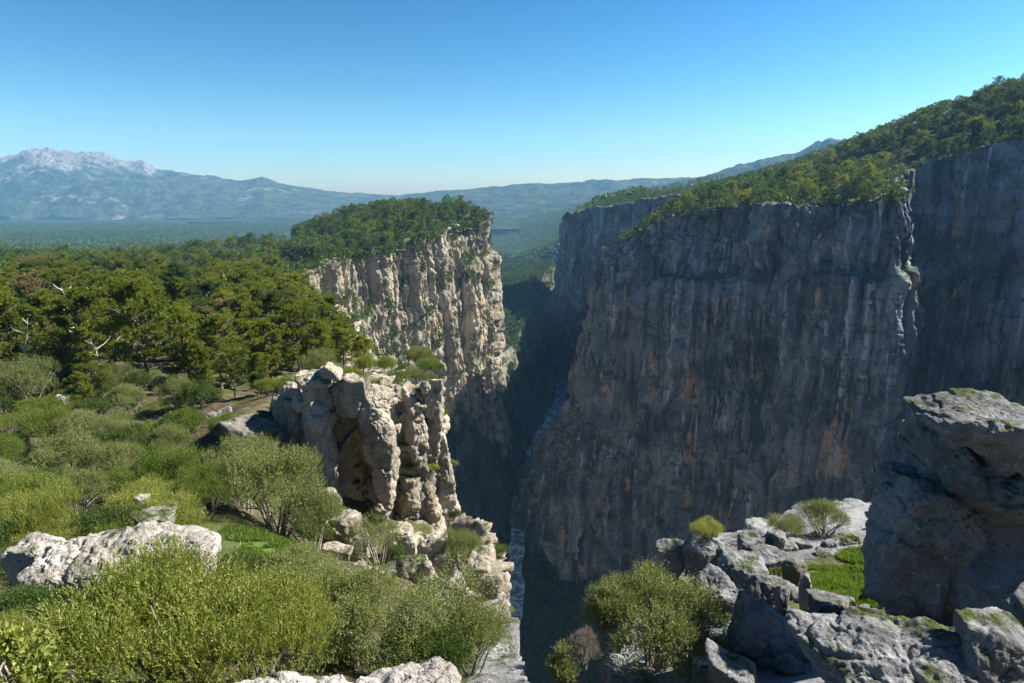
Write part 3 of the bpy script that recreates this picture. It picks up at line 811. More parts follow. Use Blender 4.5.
def cave_mask(P):
    q = (P - CAVE) / [1.25, 3.2, 2.2]
    return np.exp(-(q ** 2).sum(1) ** 1.6)
def crag_disp(P, U, D, dep):
    px = 512 + F * P[:, 0] / (P[:, 1] * CP - P[:, 2] * SP)
    bl = np.interp(px + 3 * vnoise(P / 2.2, 3), *zip(*BULGE)) * sstep(0, 2.5, dep + 1.5) * (P[:, 1] < 47)
    n3 = np.stack([vnoise(P / 1.7, 21), vnoise(P / 1.7, 22), vnoise(P / 1.7, 23)], 1)
    f1, f2, cid = worley(P / np.array([2.3, 2.3, 2.9]) + .35 * n3, 12)
    d = .75 * (np.minimum(f2 - f1, .4) / .4) ** .7 - .6 + 1.0 * (cid - .5)
    f1, f2, c2 = worley(P / np.array([.85, .85, .8]) + .3 * n3, 14)
    top = sstep(5., .5, dep)
    d = d + (.18 + .3 * top) * (np.minimum(f2 - f1, .35) / .35 - .5) + (.18 + .5 * top) * (c2 - .5)
    d = d + .30 * fbm(P / np.array([1.2, 1.2, 3.5]), 4, 6) + .10 * fbm(P / .35, 3, 9)
    return d + bl - 1.3 * cave_mask(P) + .7 * np.exp(-(((P - CAVE - [0, 0, 2.7]) / [1.7, 3.5, .8]) ** 2).sum(1))
def ochre(P, U, D):
    q2 = (P - CAVE2) / [1.5, 3, 1.3]
    return np.clip(cave_mask(P) * 1.3 + .65 * np.exp(-(q2 ** 2).sum(1)) + .25 * np.exp(-(((P - CAVE - [-.4, 0, -2.2]) / [.9, 3, 1.4]) ** 2).sum(1)), 0, 1)
def lumps(rows, seed):
    V, Fs, o = [], [], 0
    for i, (px, py, w, h, d, an) in enumerate(rows):
        c = at(px, py, d); rd = d * 1.06 / F
        v, f = rock_shape(seed + i, w * .5 * rd, max(w * .45 * rd, .5), h * .52 * rd, 0, 6, an, 1.3, 0, (0, 0), planes=16, cracks=1.3)
        q = v + c
        v = q + .09 * np.stack([vnoise(q / .6, 1), vnoise(q / .6, 2), vnoise(q / .6, 3)], 1)
        V.append(v); Fs.append(f + o); o += len(v)
    return np.vstack(V), np.vstack(Fs)
g_ = np.random.default_rng(8)
crag_lumps = [(296, 436, 38, 80, 40.6, .4), (322, 402, 46, 66, 40.0, .25), (320, 468, 40, 110, 39.4, .35), (345, 398, 30, 42, 39.9, .2), (380, 440, 32, 84, 39.2, .3), (374, 408, 36, 50, 39.6, .25), (386, 478, 26, 80, 39.3, .4), (330, 505, 26, 60, 38.8, .5), (352, 400, 26, 30, 39.2, .3),
              (416, 440, 24, 110, 41.6, .4), (434, 432, 22, 110, 42.6, .4), (443, 478, 24, 110, 43.2, .4), (408, 510, 28, 70, 41.2, .4), (428, 520, 28, 80, 42, .4), (450, 520, 22, 90, 43.6, .4), (302, 470, 34, 80, 40, .4), (318, 500, 40, 60, 38.8, .4), (338, 532, 36, 44, 36.6, .5), (354, 545, 40, 30, 34.6, .5), (274, 440, 34, 44, 42, .5), (262, 455, 30, 34, 42, .5), (290, 505, 30, 40, 38.6, .4), (400, 540, 36, 40, 37, .5)]
for i in range(60):
    px = g_.uniform(280, 442)
    if 396 < px < 416: continue
    py = np.interp(px, [280, 310, 330, 360, 385, 410, 425, 440], [410, 382, 376, 384, 396, 412, 392, 396]) + g_.uniform(-2, 26)
    w_ = g_.uniform(9, 20); crag_lumps.append((px, py, w_, w_ * g_.uniform(.6, 1.1), np.interp(px, [280, 340, 400, 442], [41.6, 39.6, 41, 43.2]) + g_.uniform(-.3, .6), .3))
CR = cliff_z('rock_outcrop', ck, 620, 330, crag_disp, NLIME, 4.5, 30, 1.2, {'ochre': ochre}, rimz=.9, extra=lumps(crag_lumps, 500))
o = CR[0]; o['kind'] = 'thing'
tag(o, 'sunlit limestone crag with an ochre hollow on the left slope', 'rock outcrop')

# rocks of the left slope
rock(116, 560, 175, 58, 15.2, 'long pale rounded boulder behind the big bright bush', PLIME, 301, .75, sub=7, ang=.1, tilt=(.15, .04), cracks=.8, rough=1.6, planes=30)
rock(38, 553, 52, 36, 15.8, 'low pale rock at the left end of the long pale boulder', PLIME, 302, .8, sub=6, ang=.2)
rock(186, 556, 56, 42, 14.9, 'pale knobbly rock at the right end of the long pale boulder', PLIME, 303, .8, sub=6, ang=.2, cracks=1.4)
rock(325, 728, 300, 70, 3.0, 'nearest white and pinkish rock along the bottom edge', PLIME, 304, .5, sub=7, ang=.2, rough=1.5, cracks=1.)
rock(432, 700, 34, 30, 2.85, 'small white knob at the right end of the nearest rock', PLIME, 305, .8, sub=6, ang=.3, rough=1.4)
rock(252, 440, 78, 56, 39.5, 'dark bedded boulder below the left end of the sunlit crag', BROCK, 306, .9, sub=6, ang=.5, layers=2.6, tilt=(0, .2))
rock(222, 428, 40, 44, 42, 'dark upright rock left of the dark bedded boulder', BROCK, 307, .9, sub=6, ang=.6, layers=2.)
rock(176, 432, 36, 26, 43, 'tan broken rock between shrubs left of the crag', NLIME, 308, .9, ang=.7)
rock(160, 424, 26, 18, 45, 'tan flat rock topping the broken rocks left of the crag', NLIME, 309, .9, ang=.7)
rock(188, 446, 26, 20, 40, 'small tan rock under the broken rocks left of the crag', NLIME, 310, .9, ang=.7)
rock(64, 400, 14, 10, 47, 'small reddish rock under the pale round juniper', NLIME, 311)
rock(141, 501, 15, 14, 23, 'grey rock tip showing between the olive shrubs', PLIME, 312, .7, ang=.6)
rock(152, 516, 44, 14, 21, 'dark flat rock under twigs behind the long pale boulder', BROCK, 313, .9, ang=.5)
for i, (px, py, w, h, d, t) in enumerate([(330, 371, 26, 14, 39.3, 'rounded knob on the highest point of the sunlit crag'), (312, 378, 44, 18, 39.8, 'broad rounded block along the top of the sunlit crag'), (293, 394, 22, 24, 40.8, 'upright rounded block at the left shoulder of the crag'),
        (279, 402, 16, 16, 42, 'small pale knob left of the upright block on the crag'), (362, 380, 12, 10, 40.2, 'lone small pale stone in greenery on the crag top'), (384, 384, 22, 12, 41.6, 'pale slab leaning on the top right of the crag'),
        (396, 392, 16, 16, 42.6, 'pale block below the leaning slab on the crag'), (355, 390, 24, 22, 39, 'cracked block above the ochre hollow'), (300, 404, 20, 18, 39.3, 'rounded grey block under the left shoulder of the crag'), (425, 388, 12, 14, 41.6, 'pointed block on top of the right pillar of the crag')]):
    rock(px, py, w, h, d, t, NLIME, 320 + i, .9, ang=.3, perch=True, cracks=.8)
for i, (px, py, w, h, d, t) in enumerate([(432, 546, 32, 24, 27, 'grey block topping the rock ledge beside the small tree'), (414, 570, 44, 32, 25, 'pale flat block in the middle of the rock ledge'), (380, 584, 26, 30, 24, 'pale leaning block at the left of the rock ledge'), (362, 575, 20, 24, 25, 'white sharp rock at the left end of the rock ledge'),
        (412, 545, 16, 18, 28, 'dark narrow rock behind the rock ledge'), (446, 560, 22, 18, 26.5, 'shaded block under the small ledge tree'), (347, 520, 34, 16, 33, 'smooth pale slab at the foot of the crag'), (330, 500, 26, 16, 35, 'pale stone above the smooth slab at the crag foot'), (338, 552, 30, 20, 29, 'pale rock half hidden below the smooth slab'),
        (478, 566, 34, 26, 25.5, 'stony top of the pale buttress at the gorge edge'), (490, 585, 26, 24, 24.6, 'rounded pale stone on the buttress at the gorge edge'), (262, 596, 16, 12, 17, 'small pale stone in the grass patch')]):
    rock(px, py, w, h, d, t, NLIME, 340 + i, .9, ang=.6, sink=.6, cracks=.7)

# pale buttress falling into the gorge at the lower left rim
kk = np.array([(430, 23.5, -30, 1.5, -15.2), (455, 23, -34, 1.5, -15.6), (478, 23.4, -40, 1.6, -15.7), (492, 24.2, -46, 1.8, -16), (499, 26, -50, 2, -16.4), (500, 29, -54, 2, -17), (492, 33, -58, 2, -18), (478, 36, -58, 2, -18.6), (456, 37, -58, 2, -19)], float)
kb = np.array([(xat(p, d, z), d, zb, f, z) for p, d, zb, f, z in kk])
BT = cliff_z('rock_outcrop', kb, 260, 420, lambda P, U, D, dep: .6 * flute(P, 1.5, 63, 1., .2) + .2 * (np.minimum(np.subtract(*worley(P / .7, 5)[1::-1]), .3) / .3 - .6), NLIME, 3., 12, .8, {'ochre': lambda P, U, D: 0 * U})
BT[0]['kind'] = 'thing'; tag(BT[0], 'pale rock buttress dropping into the gorge at the lower left rim', 'rock outcrop')

# rocks of the right slope
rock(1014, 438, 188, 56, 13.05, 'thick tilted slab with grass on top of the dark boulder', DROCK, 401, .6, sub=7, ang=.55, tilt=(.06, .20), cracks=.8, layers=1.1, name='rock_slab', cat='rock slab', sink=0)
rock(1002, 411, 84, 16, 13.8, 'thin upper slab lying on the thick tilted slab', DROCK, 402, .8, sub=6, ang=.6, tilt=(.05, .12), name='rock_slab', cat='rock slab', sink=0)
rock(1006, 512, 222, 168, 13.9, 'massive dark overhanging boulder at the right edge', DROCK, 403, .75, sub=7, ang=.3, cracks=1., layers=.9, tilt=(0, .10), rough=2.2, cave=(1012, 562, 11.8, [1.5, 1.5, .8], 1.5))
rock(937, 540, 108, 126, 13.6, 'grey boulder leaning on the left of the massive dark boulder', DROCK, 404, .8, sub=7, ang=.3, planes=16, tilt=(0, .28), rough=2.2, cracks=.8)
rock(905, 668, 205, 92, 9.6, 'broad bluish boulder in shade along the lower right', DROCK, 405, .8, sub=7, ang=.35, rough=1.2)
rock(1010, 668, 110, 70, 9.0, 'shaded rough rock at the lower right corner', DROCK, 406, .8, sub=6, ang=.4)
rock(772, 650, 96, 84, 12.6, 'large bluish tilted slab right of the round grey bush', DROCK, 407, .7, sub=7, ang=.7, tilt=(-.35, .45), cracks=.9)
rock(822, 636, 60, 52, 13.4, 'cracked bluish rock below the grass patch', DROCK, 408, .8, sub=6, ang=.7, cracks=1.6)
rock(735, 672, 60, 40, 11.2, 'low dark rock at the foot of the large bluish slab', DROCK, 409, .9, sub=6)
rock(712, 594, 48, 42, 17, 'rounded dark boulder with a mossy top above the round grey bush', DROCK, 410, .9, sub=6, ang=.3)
rock(690, 588, 26, 26, 17.5, 'brownish small boulder left of the mossy rounded boulder', DROCK, 411, .9, ang=.3)
rock(762, 592, 66, 34, 17.2, 'broad flat rock with a mossy crack beside the grass patch', DROCK, 412, .9, sub=6, ang=.7, tilt=(.2, .3), cracks=1.2)
rock(735, 604, 36, 28, 16.4, 'angular rock between the rounded boulder and the flat rock', DROCK, 413, .9, sub=6, ang=.8)
rock(793, 567, 30, 20, 18.6, 'small smooth brown stone resting on the grass edge', BROCK, 414, .9, ang=.4, cracks=.3)
rock(758, 545, 50, 32, 21.8, 'pale rounded boulder left of the two olive shrubs', DROCK, 415, .9, sub=6, ang=.4, tilt=(0, .3))
rock(776, 540, 22, 18, 21.4, 'small stone against the pale rounded boulder', DROCK, 416, .9)
rock(698, 552, 32, 32, 21, 'blocky grey rock under the small round shrub', DROCK, 417, .9, sub=6, ang=.5)
rock(673, 553, 36, 26, 21.6, 'grey rock left of the blocky rock under the small shrub', DROCK, 418, .9, ang=.5)
rock(714, 548, 20, 24, 21.2, 'narrow grey rock right of the blocky rock', DROCK, 419, .9)
rock(846, 543, 46, 20, 24, 'pale broken rock behind the grass patch', DROCK, 420, .9, sub=6, ang=.8)
rock(862, 533, 34, 20, 25, 'pale rock pile at the rim right of the olive shrubs', DROCK, 421, .9, ang=.8)
rock(830, 556, 30, 10, 21, 'thin flat stone at the back of the grass patch', DROCK, 422, .9, ang=.6)
rock(800, 548, 26, 20, 22.4, 'shaded rock at the foot of the olive shrubs', DROCK, 423, .9)
rock(856, 552, 22, 16, 22, 'small pale stone beside the leaning grey boulder', DROCK, 424, .9)
rock(806, 586, 14, 20, 16.2, 'upright pointed stone in front of the grass patch', BROCK, 425, .9, ang=.8)
rock(782, 596, 18, 24, 15.6, 'small upright grey stone beside the flat rock', DROCK, 426, .9, ang=.6)
rock(770, 556, 40, 14, 20, 'flat grey rock sheet behind the brown stone', DROCK, 427, .9, ang=.8)
rock(832, 602, 40, 10, 15.2, 'shaded flat rock along the front of the grass', DROCK, 428, .9, ang=.7)
rock(742, 570, 44, 22, 19, 'sloping grey rock below the pale rounded boulder', DROCK, 429, .9, ang=.7)
# ------------------------------------------------------------------ shrubs
def shrub(px, d, w, key, label, squash=1., name='shrub', cat='shrub', group=None, dz=0., rot=None, leafm=None):
    """shrub of width w metres standing on the ground in column px at distance d"""
    z = 0.
    for _ in range(6): z = gh(xat(px, d, z), d)
    x = xat(px, d, z)
    return plant(name, key, (x, d, z + dz), w / 2.1, (px * 1.7 + d) % 6.3 if rot is None else rot, label, cat, group, squash=squash, leafm=leafm)

def rng_(s): return np.random.default_rng(s)
shrub(165, 7.9, 3.2, 'big_bush0', 'big bright yellow green bush in front of the long pale boulder', .72)
shrub(255, 8.3, 2.5, 'big_bush1', 'bright bush joined to the right side of the big bright bush', .85)
shrub(90, 7.4, 2.0, 'big_bush2', 'bright bush joined to the left side of the big bright bush', .72)
shrub(14, 6.1, 1.3, 'small0', 'large leaved yellow bush in the lower left corner', .9, leafm=BRIGHT)
shrub(16, 12.4, 2.2, 'scrub0', 'round dense green bush at the left edge below the pale rock', 1.0)
shrub(345, 11.4, 2.4, 'olive0', 'round grey green bush beside the big bright bush', 1.25)
shrub(440, 13.2, 3.0, 'sparse0', 'airy grey bush with visible branches right of the round grey bush', 1.15, leafm=None)
shrub(395, 11.2, 2.2, 'sparse1', 'airy grey bush between two fuller grey bushes near the bottom', 1.2)
shrub(470, 12.6, 1.9, 'olive1', 'olive bush at the gorge edge above the bottom of the picture', 1.3)
shrub(325, 16.4, 2.1, 'scrub1', 'dark green bush between the grass patch and the grey bush', 1.1)
shrub(508, 15.5, .9, 'small1', 'small bright bush clinging to the rim below the pale buttress', 1.2)
shrub(520, 14.2, .6, 'small0', 'leafy sprig overhanging the gorge below the small rim bush', 1.2)
shrub(461, 26.5, 1.9, 'olive2', 'small round olive tree on the rock ledge at the gorge edge', 1.25, name='olive_tree', cat='tree', dz=1.2)
shrub(378, 30.5, 3.0, 'sparse1', 'sparse twiggy tree in front of the sunlit crag', 1.25, name='olive_tree', cat='tree')
shrub(276, 27, 4.3, 'olive3', 'large grey olive tree left of the crag foot', 1.4, name='olive_tree', cat='tree')
shrub(242, 29, 3.6, 'olive0', 'olive tree under the dark bedded boulder', 1.4, name='olive_tree', cat='tree')
shrub(314, 26.5, 3.3, 'olive1', 'olive tree right of the large grey olive tree', 1.2, name='olive_tree', cat='tree')
shrub(28, 49, 5.2, 'olive2', 'pale round juniper at the left edge under the pines', 1.15, name='juniper', cat='shrub')
shrub(8, 50, 3.6, 'olive0', 'pale juniper cut by the left edge of the picture', 1.0, name='juniper', cat='shrub')
shrub(177, 46, 2.6, 'olive1', 'pale grey bush at the foot of the tall pine', 1.3)
# right slope
shrub(655, 13.0, 3.0, 'olive0', 'round grey olive bush above the bottom right of the gorge', 1.1)
shrub(690, 12.3, 1.9, 'olive1', 'grey olive bush touching the large bluish slab', .95)
shrub(618, 13.4, 1.7, 'olive2', 'grey olive bush at the left of the round grey olive bush', 1.25)
shrub(601, 13.0, 1.1, 'upright0', 'narrow upright bush left of the grey olive bushes', 1.0, leafm=OLIVE)
shrub(562, 11.6, 1.5, 'upright1', 'narrow bush standing over the gorge at the bottom', .9, dz=-.45, leafm=OLIVE)
shrub(584, 11.8, .7, 'sparse1', 'bare twiggy bush between the two narrow bushes', 1.4, leafm=TWIGS)
shrub(645, 17.6, 1.0, 'upright0', 'yellow green upright shrub left of the blocky grey rocks', .9)
shrub(636, 16.6, .9, 'upright1', 'lower yellow green shrub under the upright shrub', .7)
shrub(704, 21.2, 1.2, 'olive3', 'small round shrub growing over the blocky grey rock', .9, dz=1.5, leafm=BRIGHT)
shrub(785, 23.2, 1.5, 'olive0', 'dense rounded olive shrub on the rim, left of a pair', 1.0)
shrub(824, 23.6, 2.0, 'olive1', 'wider twiggy olive shrub on the rim, right of a pair', .95)
shrub(704, 19, .9, 'small1', 'low bright plant in front of the blocky grey rocks', .7)
shrub(738, 21, .45, 'sparse0', 'thin dry twigs beside the pale rounded boulder', 1.6, leafm=TWIGS)
shrub(935, 10.4, .75, 'small0', 'leafy plant in a crack between the two shaded boulders', .9)
shrub(962, 10.3, .6, 'small1', 'leafy plant right of the crack plant between shaded boulders', .9)
shrub(896, 11.2, .6, 'small1', 'leafy sunlit plant at the foot of the leaning grey boulder', .8)
shrub(880, 12.0, .5, 'small0', 'small sunlit plant at the end of the grass patch', .8)
shrub(1006, 11.2, 1.3, 'scrub2', 'dark shaded bush under the overhanging boulder', .8)
shrub(815, 12.6, .4, 'small0', 'tiny yellowish plant on the cracked bluish rock', .9)
shrub(838, 13.2, .5, 'small1', 'small plant at the lower edge of the grass patch', .7)
shrub(848, 22, .8, 'small0', 'low green bush at the back right of the grass patch', .7)
shrub(910, 14.0, .35, 'small1', 'tiny fern in the notch of the massive dark boulder', .9, dz=2.6)

# the scrub that covers the left slope, row behind row
g_ = rng_(5)
taken = [(165, 8.6, 110), (262, 9.3, 70), (88, 8.2, 80), (16, 12.4, 60), (345, 11.6, 50), (430, 13.6, 60), (325, 16.4, 30)]
rows = [(11.2, 1.5), (13, 1.7), (18.2, 2.0), (19.8, 2.2), (22, 2.6), (25, 2.8), (28.5, 3.0), (32, 3.2), (35.5, 3.0), (39, 2.8), (42.5, 2.8), (46, 2.8), (50, 2.9), (53.5, 2.8), (57, 2.6)]
kinds = [('olive', 'grey green', OLIVE), ('scrub', 'dark green', MACCHIA), ('olive', 'light green', GREENB), ('big_bush', 'yellowish', BRIGHT), ('scrub', 'mid green', GREENB), ('olive', 'olive green', OLIVE)]
SLOPE = []
for ri, (d, w) in enumerate(rows):
    step = w * .86 / d * F * .93
    px = -60 + g_.uniform(0, step)
    lim = 425 if d < 15 else 300 if d < 26 else 230 if d < 36 else 215 if d < 41 else 255 if d < 48 else 330
    while px < lim:
        dd = d + g_.uniform(-.9, .9) * (d / 25); ww = w * g_.uniform(.65, 1.25)
        ok = not (215 < px < 300 and 19 < dd < 25.5) and not (20 < px < 212 and 12.3 < dd < 16.6) and not (px < 330 and dd < 10.6)
        if d > 34 and 205 < px < 300: ok = False
        if d > 40 and 140 < px < 205: ok = g_.uniform() < .3
        if d < 15 and 60 < px < 235: ok = False
        if ok: SLOPE.append((px, dd, ww, int(g_.integers(0, 6)), ri))
        px += step * g_.uniform(.8, 1.2)
word = ['first', 'second', 'third', 'fourth', 'fifth', 'sixth', 'seventh', 'eighth', 'ninth', 'tenth', 'eleventh', 'twelfth', 'thirteenth', 'fourteenth', 'fifteenth', 'sixteenth', 'seventeenth', 'eighteenth', 'nineteenth', 'twentieth']
band = {0: 'beside the big bright bush', 1: 'beside the big bright bush', 2: 'just behind the long pale boulder', 3: 'just behind the long pale boulder', 4: 'in the middle of the left slope', 5: 'in the middle of the left slope', 6: 'in the middle of the left slope', 7: 'below the broken tan rocks', 8: 'below the broken tan rocks', 9: 'along the foot of the pine wood', 10: 'along the foot of the pine wood', 11: 'along the foot of the pine wood', 12: 'between the first pine trunks', 13: 'between the first pine trunks', 14: 'between the first pine trunks'}
cnt = {}
for px, dd, ww, k, ri in sorted(SLOPE):
    nm, colr, mt = kinds[k]
    if px > -25 * (1 if dd < 30 else .6):
        key_ = (colr, band[ri]); cnt[key_] = cnt.get(key_, 0) + 1
        lab = f'{word[cnt[key_] - 1]} {colr} shrub from the left {band[ri]}'
    else: lab = f'shrub outside the left edge {band[ri]}'
    n_v = {'olive': 4, 'scrub': 3, 'big_bush': 3}[nm]
    shrub(px, dd, ww, f'{nm}{int(px * 7 + dd) % n_v}', lab, [1., 1.1, 1., .75, 1.05, 1.2][k] * g_.uniform(.75, 1.3), group='shrubs covering the left slope', leafm=mt)

for px, d, w_, ky, mt, lab in ((285, 37.5, 2.4, 'scrub0', MACCHIA, 'dark shrub against the shaded left face of the crag'), (300, 36.4, 2.2, 'olive1', GREENB, 'green shrub at the foot of the left face of the crag'), (318, 35.4, 1.9, 'scrub1', GREENB, 'low green shrub below the left bulge of the crag'), (268, 38, 2.2, 'olive2', OLIVE, 'grey shrub beside the dark bedded boulder'),
                                (336, 34, 1.7, 'olive3', OLIVE, 'grey shrub in front of the ochre hollow'), (256, 35.5, 2.4, 'scrub2', GREENB, 'green shrub in front of the dark bedded boulder'), (226, 38.5, 2.2, 'olive0', GREENB, 'light shrub left of the dark bedded boulder'), (398, 33, 1.6, 'scrub1', MACCHIA, 'dark shrub below the gully of the crag'), (412, 36, 1.7, 'olive1', GREENB, 'green shrub at the foot of the right pillar')):
    shrub(px, d, w_, ky, lab, 1.1, leafm=mt)

# loose stones and low plants between the boulders of the right slope
g_ = rng_(91)
for i in range(60):
    px, d = g_.uniform(650, 880), g_.uniform(11, 24)
    z = gh(xat(px, d, -11), d); x = xat(px, d, z)
    if gorge_sd(np.array([x]), np.array([d]))[0] < .4 or abs(px - 842) < 30 and 17 < d < 20.5: continue
    if i % 3 == 2: plant('shrub', f'small{i % 2}', (x, d, z), g_.uniform(.15, .38), g_.uniform(0, 6), 'low leafy plant among the rubble of the right slope', 'shrub', 'low plants in the right rubble', leafm=[GREENB, MACCHIA, OLIVE][i % 3])
    else:
        a = g_.uniform(.12, .42); V, Fc = rock_shape(700 + i, a, a * g_.uniform(.6, 1), a * g_.uniform(.4, .8), a * .7, 4, .5)
        tag(link('stone', make_mesh('stone', V, Fc, DROCK), None, (x, d, z + a * .25)), 'small loose grey stone in the rubble of the right slope', 'stone', 'loose stones in the right rubble')

# scrub and young pines behind the crag and along the gorge side of it
g_ = rng_(77)
for i, (px, d, w) in enumerate([(372, 44, 1.6), (388, 45, 1.8), (402, 46.5, 1.7), (416, 47, 1.6), (428, 50, 1.5), (360, 46, 1.5), (345, 45.5, 1.6), (378, 48.5, 2.2), (398, 51, 2.4), (412, 54, 2.2), (424, 57, 2.0), (436, 54, 1.4), (350, 50, 2.2), (335, 47, 1.8), (318, 46, 1.8), (300, 46, 1.8), (284, 46.5, 1.9), (268, 45.5, 1.8), (430, 62, 2.2), (420, 66, 2.6), (405, 60, 2.6), (385, 55, 2.6), (365, 54, 2.6), (442, 47, 1.2), (452, 44, 1.0), (456, 40, 1.1), (470, 38, 1.0), (462, 35, 1.2), (478, 33, 1.1), (448, 37, 1.2), (486, 30, .9), (470, 30, 1.0), (440, 34, 1.3), (425, 36, 1.3)]):
    nm = ['scrub', 'olive', 'scrub', 'big_bush'][i % 4]; nv = {'olive': 4, 'scrub': 3, 'big_bush': 3}[nm]
    shrub(px, d, w * g_.uniform(.9, 1.2), f'{nm}{i % nv}', 'green shrub in the thicket ' + ('behind the top of the sunlit crag' if d > 43 else 'at the gorge side of the crag foot'), g_.uniform(.9, 1.2), group='thicket ' + ('behind the crag' if d > 43 else 'below the crag'), leafm=[MACCHIA, GREENB, PINE_LEAF, GREENB, OLIVE][i % 5])

# grass of the two sunny patches
def grass_patch(name, spots, n, label, seed, hgt=.22):
    g = rng_(seed); V, Q = [], []
    pts = []
    for cx, d, r, m in spots:
        a, q = g.uniform(0, 6.3, m), np.sqrt(g.uniform(0, 1, m)) * r
        x0 = xat(cx, d, gh(xat(cx, d, -11), d))
        pts.append(np.stack([x0 + np.cos(a) * q, d + np.sin(a) * q], 1))
    p = np.vstack(pts); z = ground_h(p[:, 0], p[:, 1])
    keep = fbm(np.c_[p, 0 * z] / .5, 2, seed) > -.45; p, z = p[keep], z[keep]
    c = np.c_[p, z - .02]; d = unit(g.normal(size=(len(c), 3)) * [.45, .45, .2] + [0, 0, .9])
    V, Q = leaves(c, d, rdirs(g, len(c)), g.uniform(.5, 1.2, len(c)) * hgt, np.full(len(c), .03))
    tag(link(name, make_mesh(name, V, Q, GRASSM, smooth=False)), label, 'grass', kind='stuff')
grass_patch('grass', [(842, 18.5, 1.5, 16000), (818, 17.0, .9, 6000), (865, 20.5, .9, 5000), (770, 18.3, .5, 1500), (760, 16, .4, 900), (870, 16.5, .6, 2500)], 0, 'bright green grass between the rocks of the right slope', 71, .17)
grass_patch('grass', [(262, 24, 1.5, 12000), (278, 21.3, 1.2, 9000), (150, 47, 2.5, 6000)], 0, 'bright green grass in the hollow of the left slope', 72, .2)
# ------------------------------------------------------------------ pines
PINES = []                                          # x, y, z, height, kind, region
g_ = rng_(11)
def scatter(x0, x1, y0, y1, s, test, region, hlo, hhi, kind='far'):
    nx, ny = int((x1 - x0) / s) + 1, int((y1 - y0) / s) + 1
    X, Y = np.meshgrid(np.arange(nx), np.arange(ny))
    x = x0 + (X.ravel() + g_.uniform(0, .95, nx * ny)) * s; y = y0 + (Y.ravel() + g_.uniform(0, .95, nx * ny)) * s
    sd = gorge_sd(x, y); k = sd > .3
    x, y, sd = x[k], y[k], sd[k]
    k = test(x, y, sd) & ((fbm(np.stack([x, y, 0 * x], 1) / 22., 2, 14) > -.42) | (y < 200)); x, y = x[k], y[k]
    z = ground_h(x, y)
    for i in range(len(x)): PINES.append((x[i], y[i], z[i], g_.uniform(hlo, hhi), kind, region))
pxof = lambda x, y: 512 + F * x / (y * CP + .2 * y * SP)
# handmade front row: px, distance, height, variant
front = [(-20, 58, 8.5, 0), (12, 60, 8.2, 3), (48, 63, 8.6, 1), (84, 58, 8.8, 5), (112, 64, 8.4, 2), (152, 55.5, 8.8, 0), (190, 62, 7.6, 3), (222, 57, 6.6, 4), (246, 64, 8.0, 1), (272, 60, 6.2, 5), (300, 66, 7.6, 2), (322, 60, 5.4, 3), (345, 64, 4.6, 4), (364, 60, 3.8, 1), (388, 64, 3.4, 5), (408, 62, 2.8, 3), (66, 54, 5.2, 4), (205, 52, 4.0, 3), (236, 50, 3.8, 4), (262, 49, 3.6, 1)]
for px, d, h, v in front:
    z = -16.
    for _ in range(5): z = gh(xat(px, d, z), d)
    PINES.append((xat(px, d, z), d, z, h, v, 'front'))
scatter(-60, -8, 47, 72, 4.6, lambda x, y, sd: (pxof(x, y) > -60) & (pxof(x, y) < 290 + 0 * x) & ~((pxof(x, y) > 120) & (pxof(x, y) < 185)) & (g_.uniform(size=len(x)) < .55), 'young', 1.6, 4.2, 'near')
scatter(-90, 0, 70, 120, 4.9, lambda x, y, sd: (pxof(x, y) > -90) & (g_.uniform(size=len(x)) < .95), 'wood', 4., 10.5, 'near')
scatter(-170, 0, 120, 210, 5.6, lambda x, y, sd: (pxof(x, y) > -90) & (g_.uniform(size=len(x)) < .92), 'wood', 5., 11, 'mid')
scatter(-330, -40, 210, 470, 6.6, lambda x, y, sd: (pxof(x, y) > -60) & (pxof(x, y) < 325) & (g_.uniform(size=len(x)) < .9), 'plateau', 4.5, 11)
scatter(-190, 0, 330, 640, 5.6, lambda x, y, sd: (pxof(x, y) >= 300) & (y < 640) & (g_.uniform(size=len(x)) < .93), 'mesa', 4.5, 10.5)
scatter(60, 330, 285, 520, 6.0, lambda x, y, sd: (x > 78) & (plateau(x, y) < 24) & (x < 235) & (g_.uniform(size=len(x)) < .9), 'butte', 4., 11)
scatter(120, 420, 300, 560, 6.2, lambda x, y, sd: ~((plateau(x, y) < 24) & (x < 235)) & (y > 300) & (pxof(x, y) < 1090) & (g_.uniform(size=len(x)) < .92), 'ridge', 4.5, 12)
scatter(80, 420, 520, 760, 8., lambda x, y, sd: (g_.uniform(size=len(x)) < .9), 'behind', 7, 10)
scatter(60, 420, 720, 1080, 8.5, lambda x, y, sd: (sd < 120), 'beyond', 7, 10)
def fits(p):
    """keep the wood low towards the gorge, where it dwindles to young trees"""
    x, y, z, h, kind, reg = p
    if reg == 'front' or y > 290: return p
    dep = y * CP - z * SP; px = 512 + F * x / dep
    if px < 285: return p
    lim = 262 + (px - 285) * .92
    v = (341.5 - lim) / F                                     # highest allowed top in that direction
    hm = (-SP + CP * v) / (CP + SP * v) * y - z
    return None if hm < 1.6 else (x, y, z, min(h, hm), kind, reg)
PINES = [q for q in map(fits, PINES) if q]
PN = np.array([p[:4] for p in PINES])

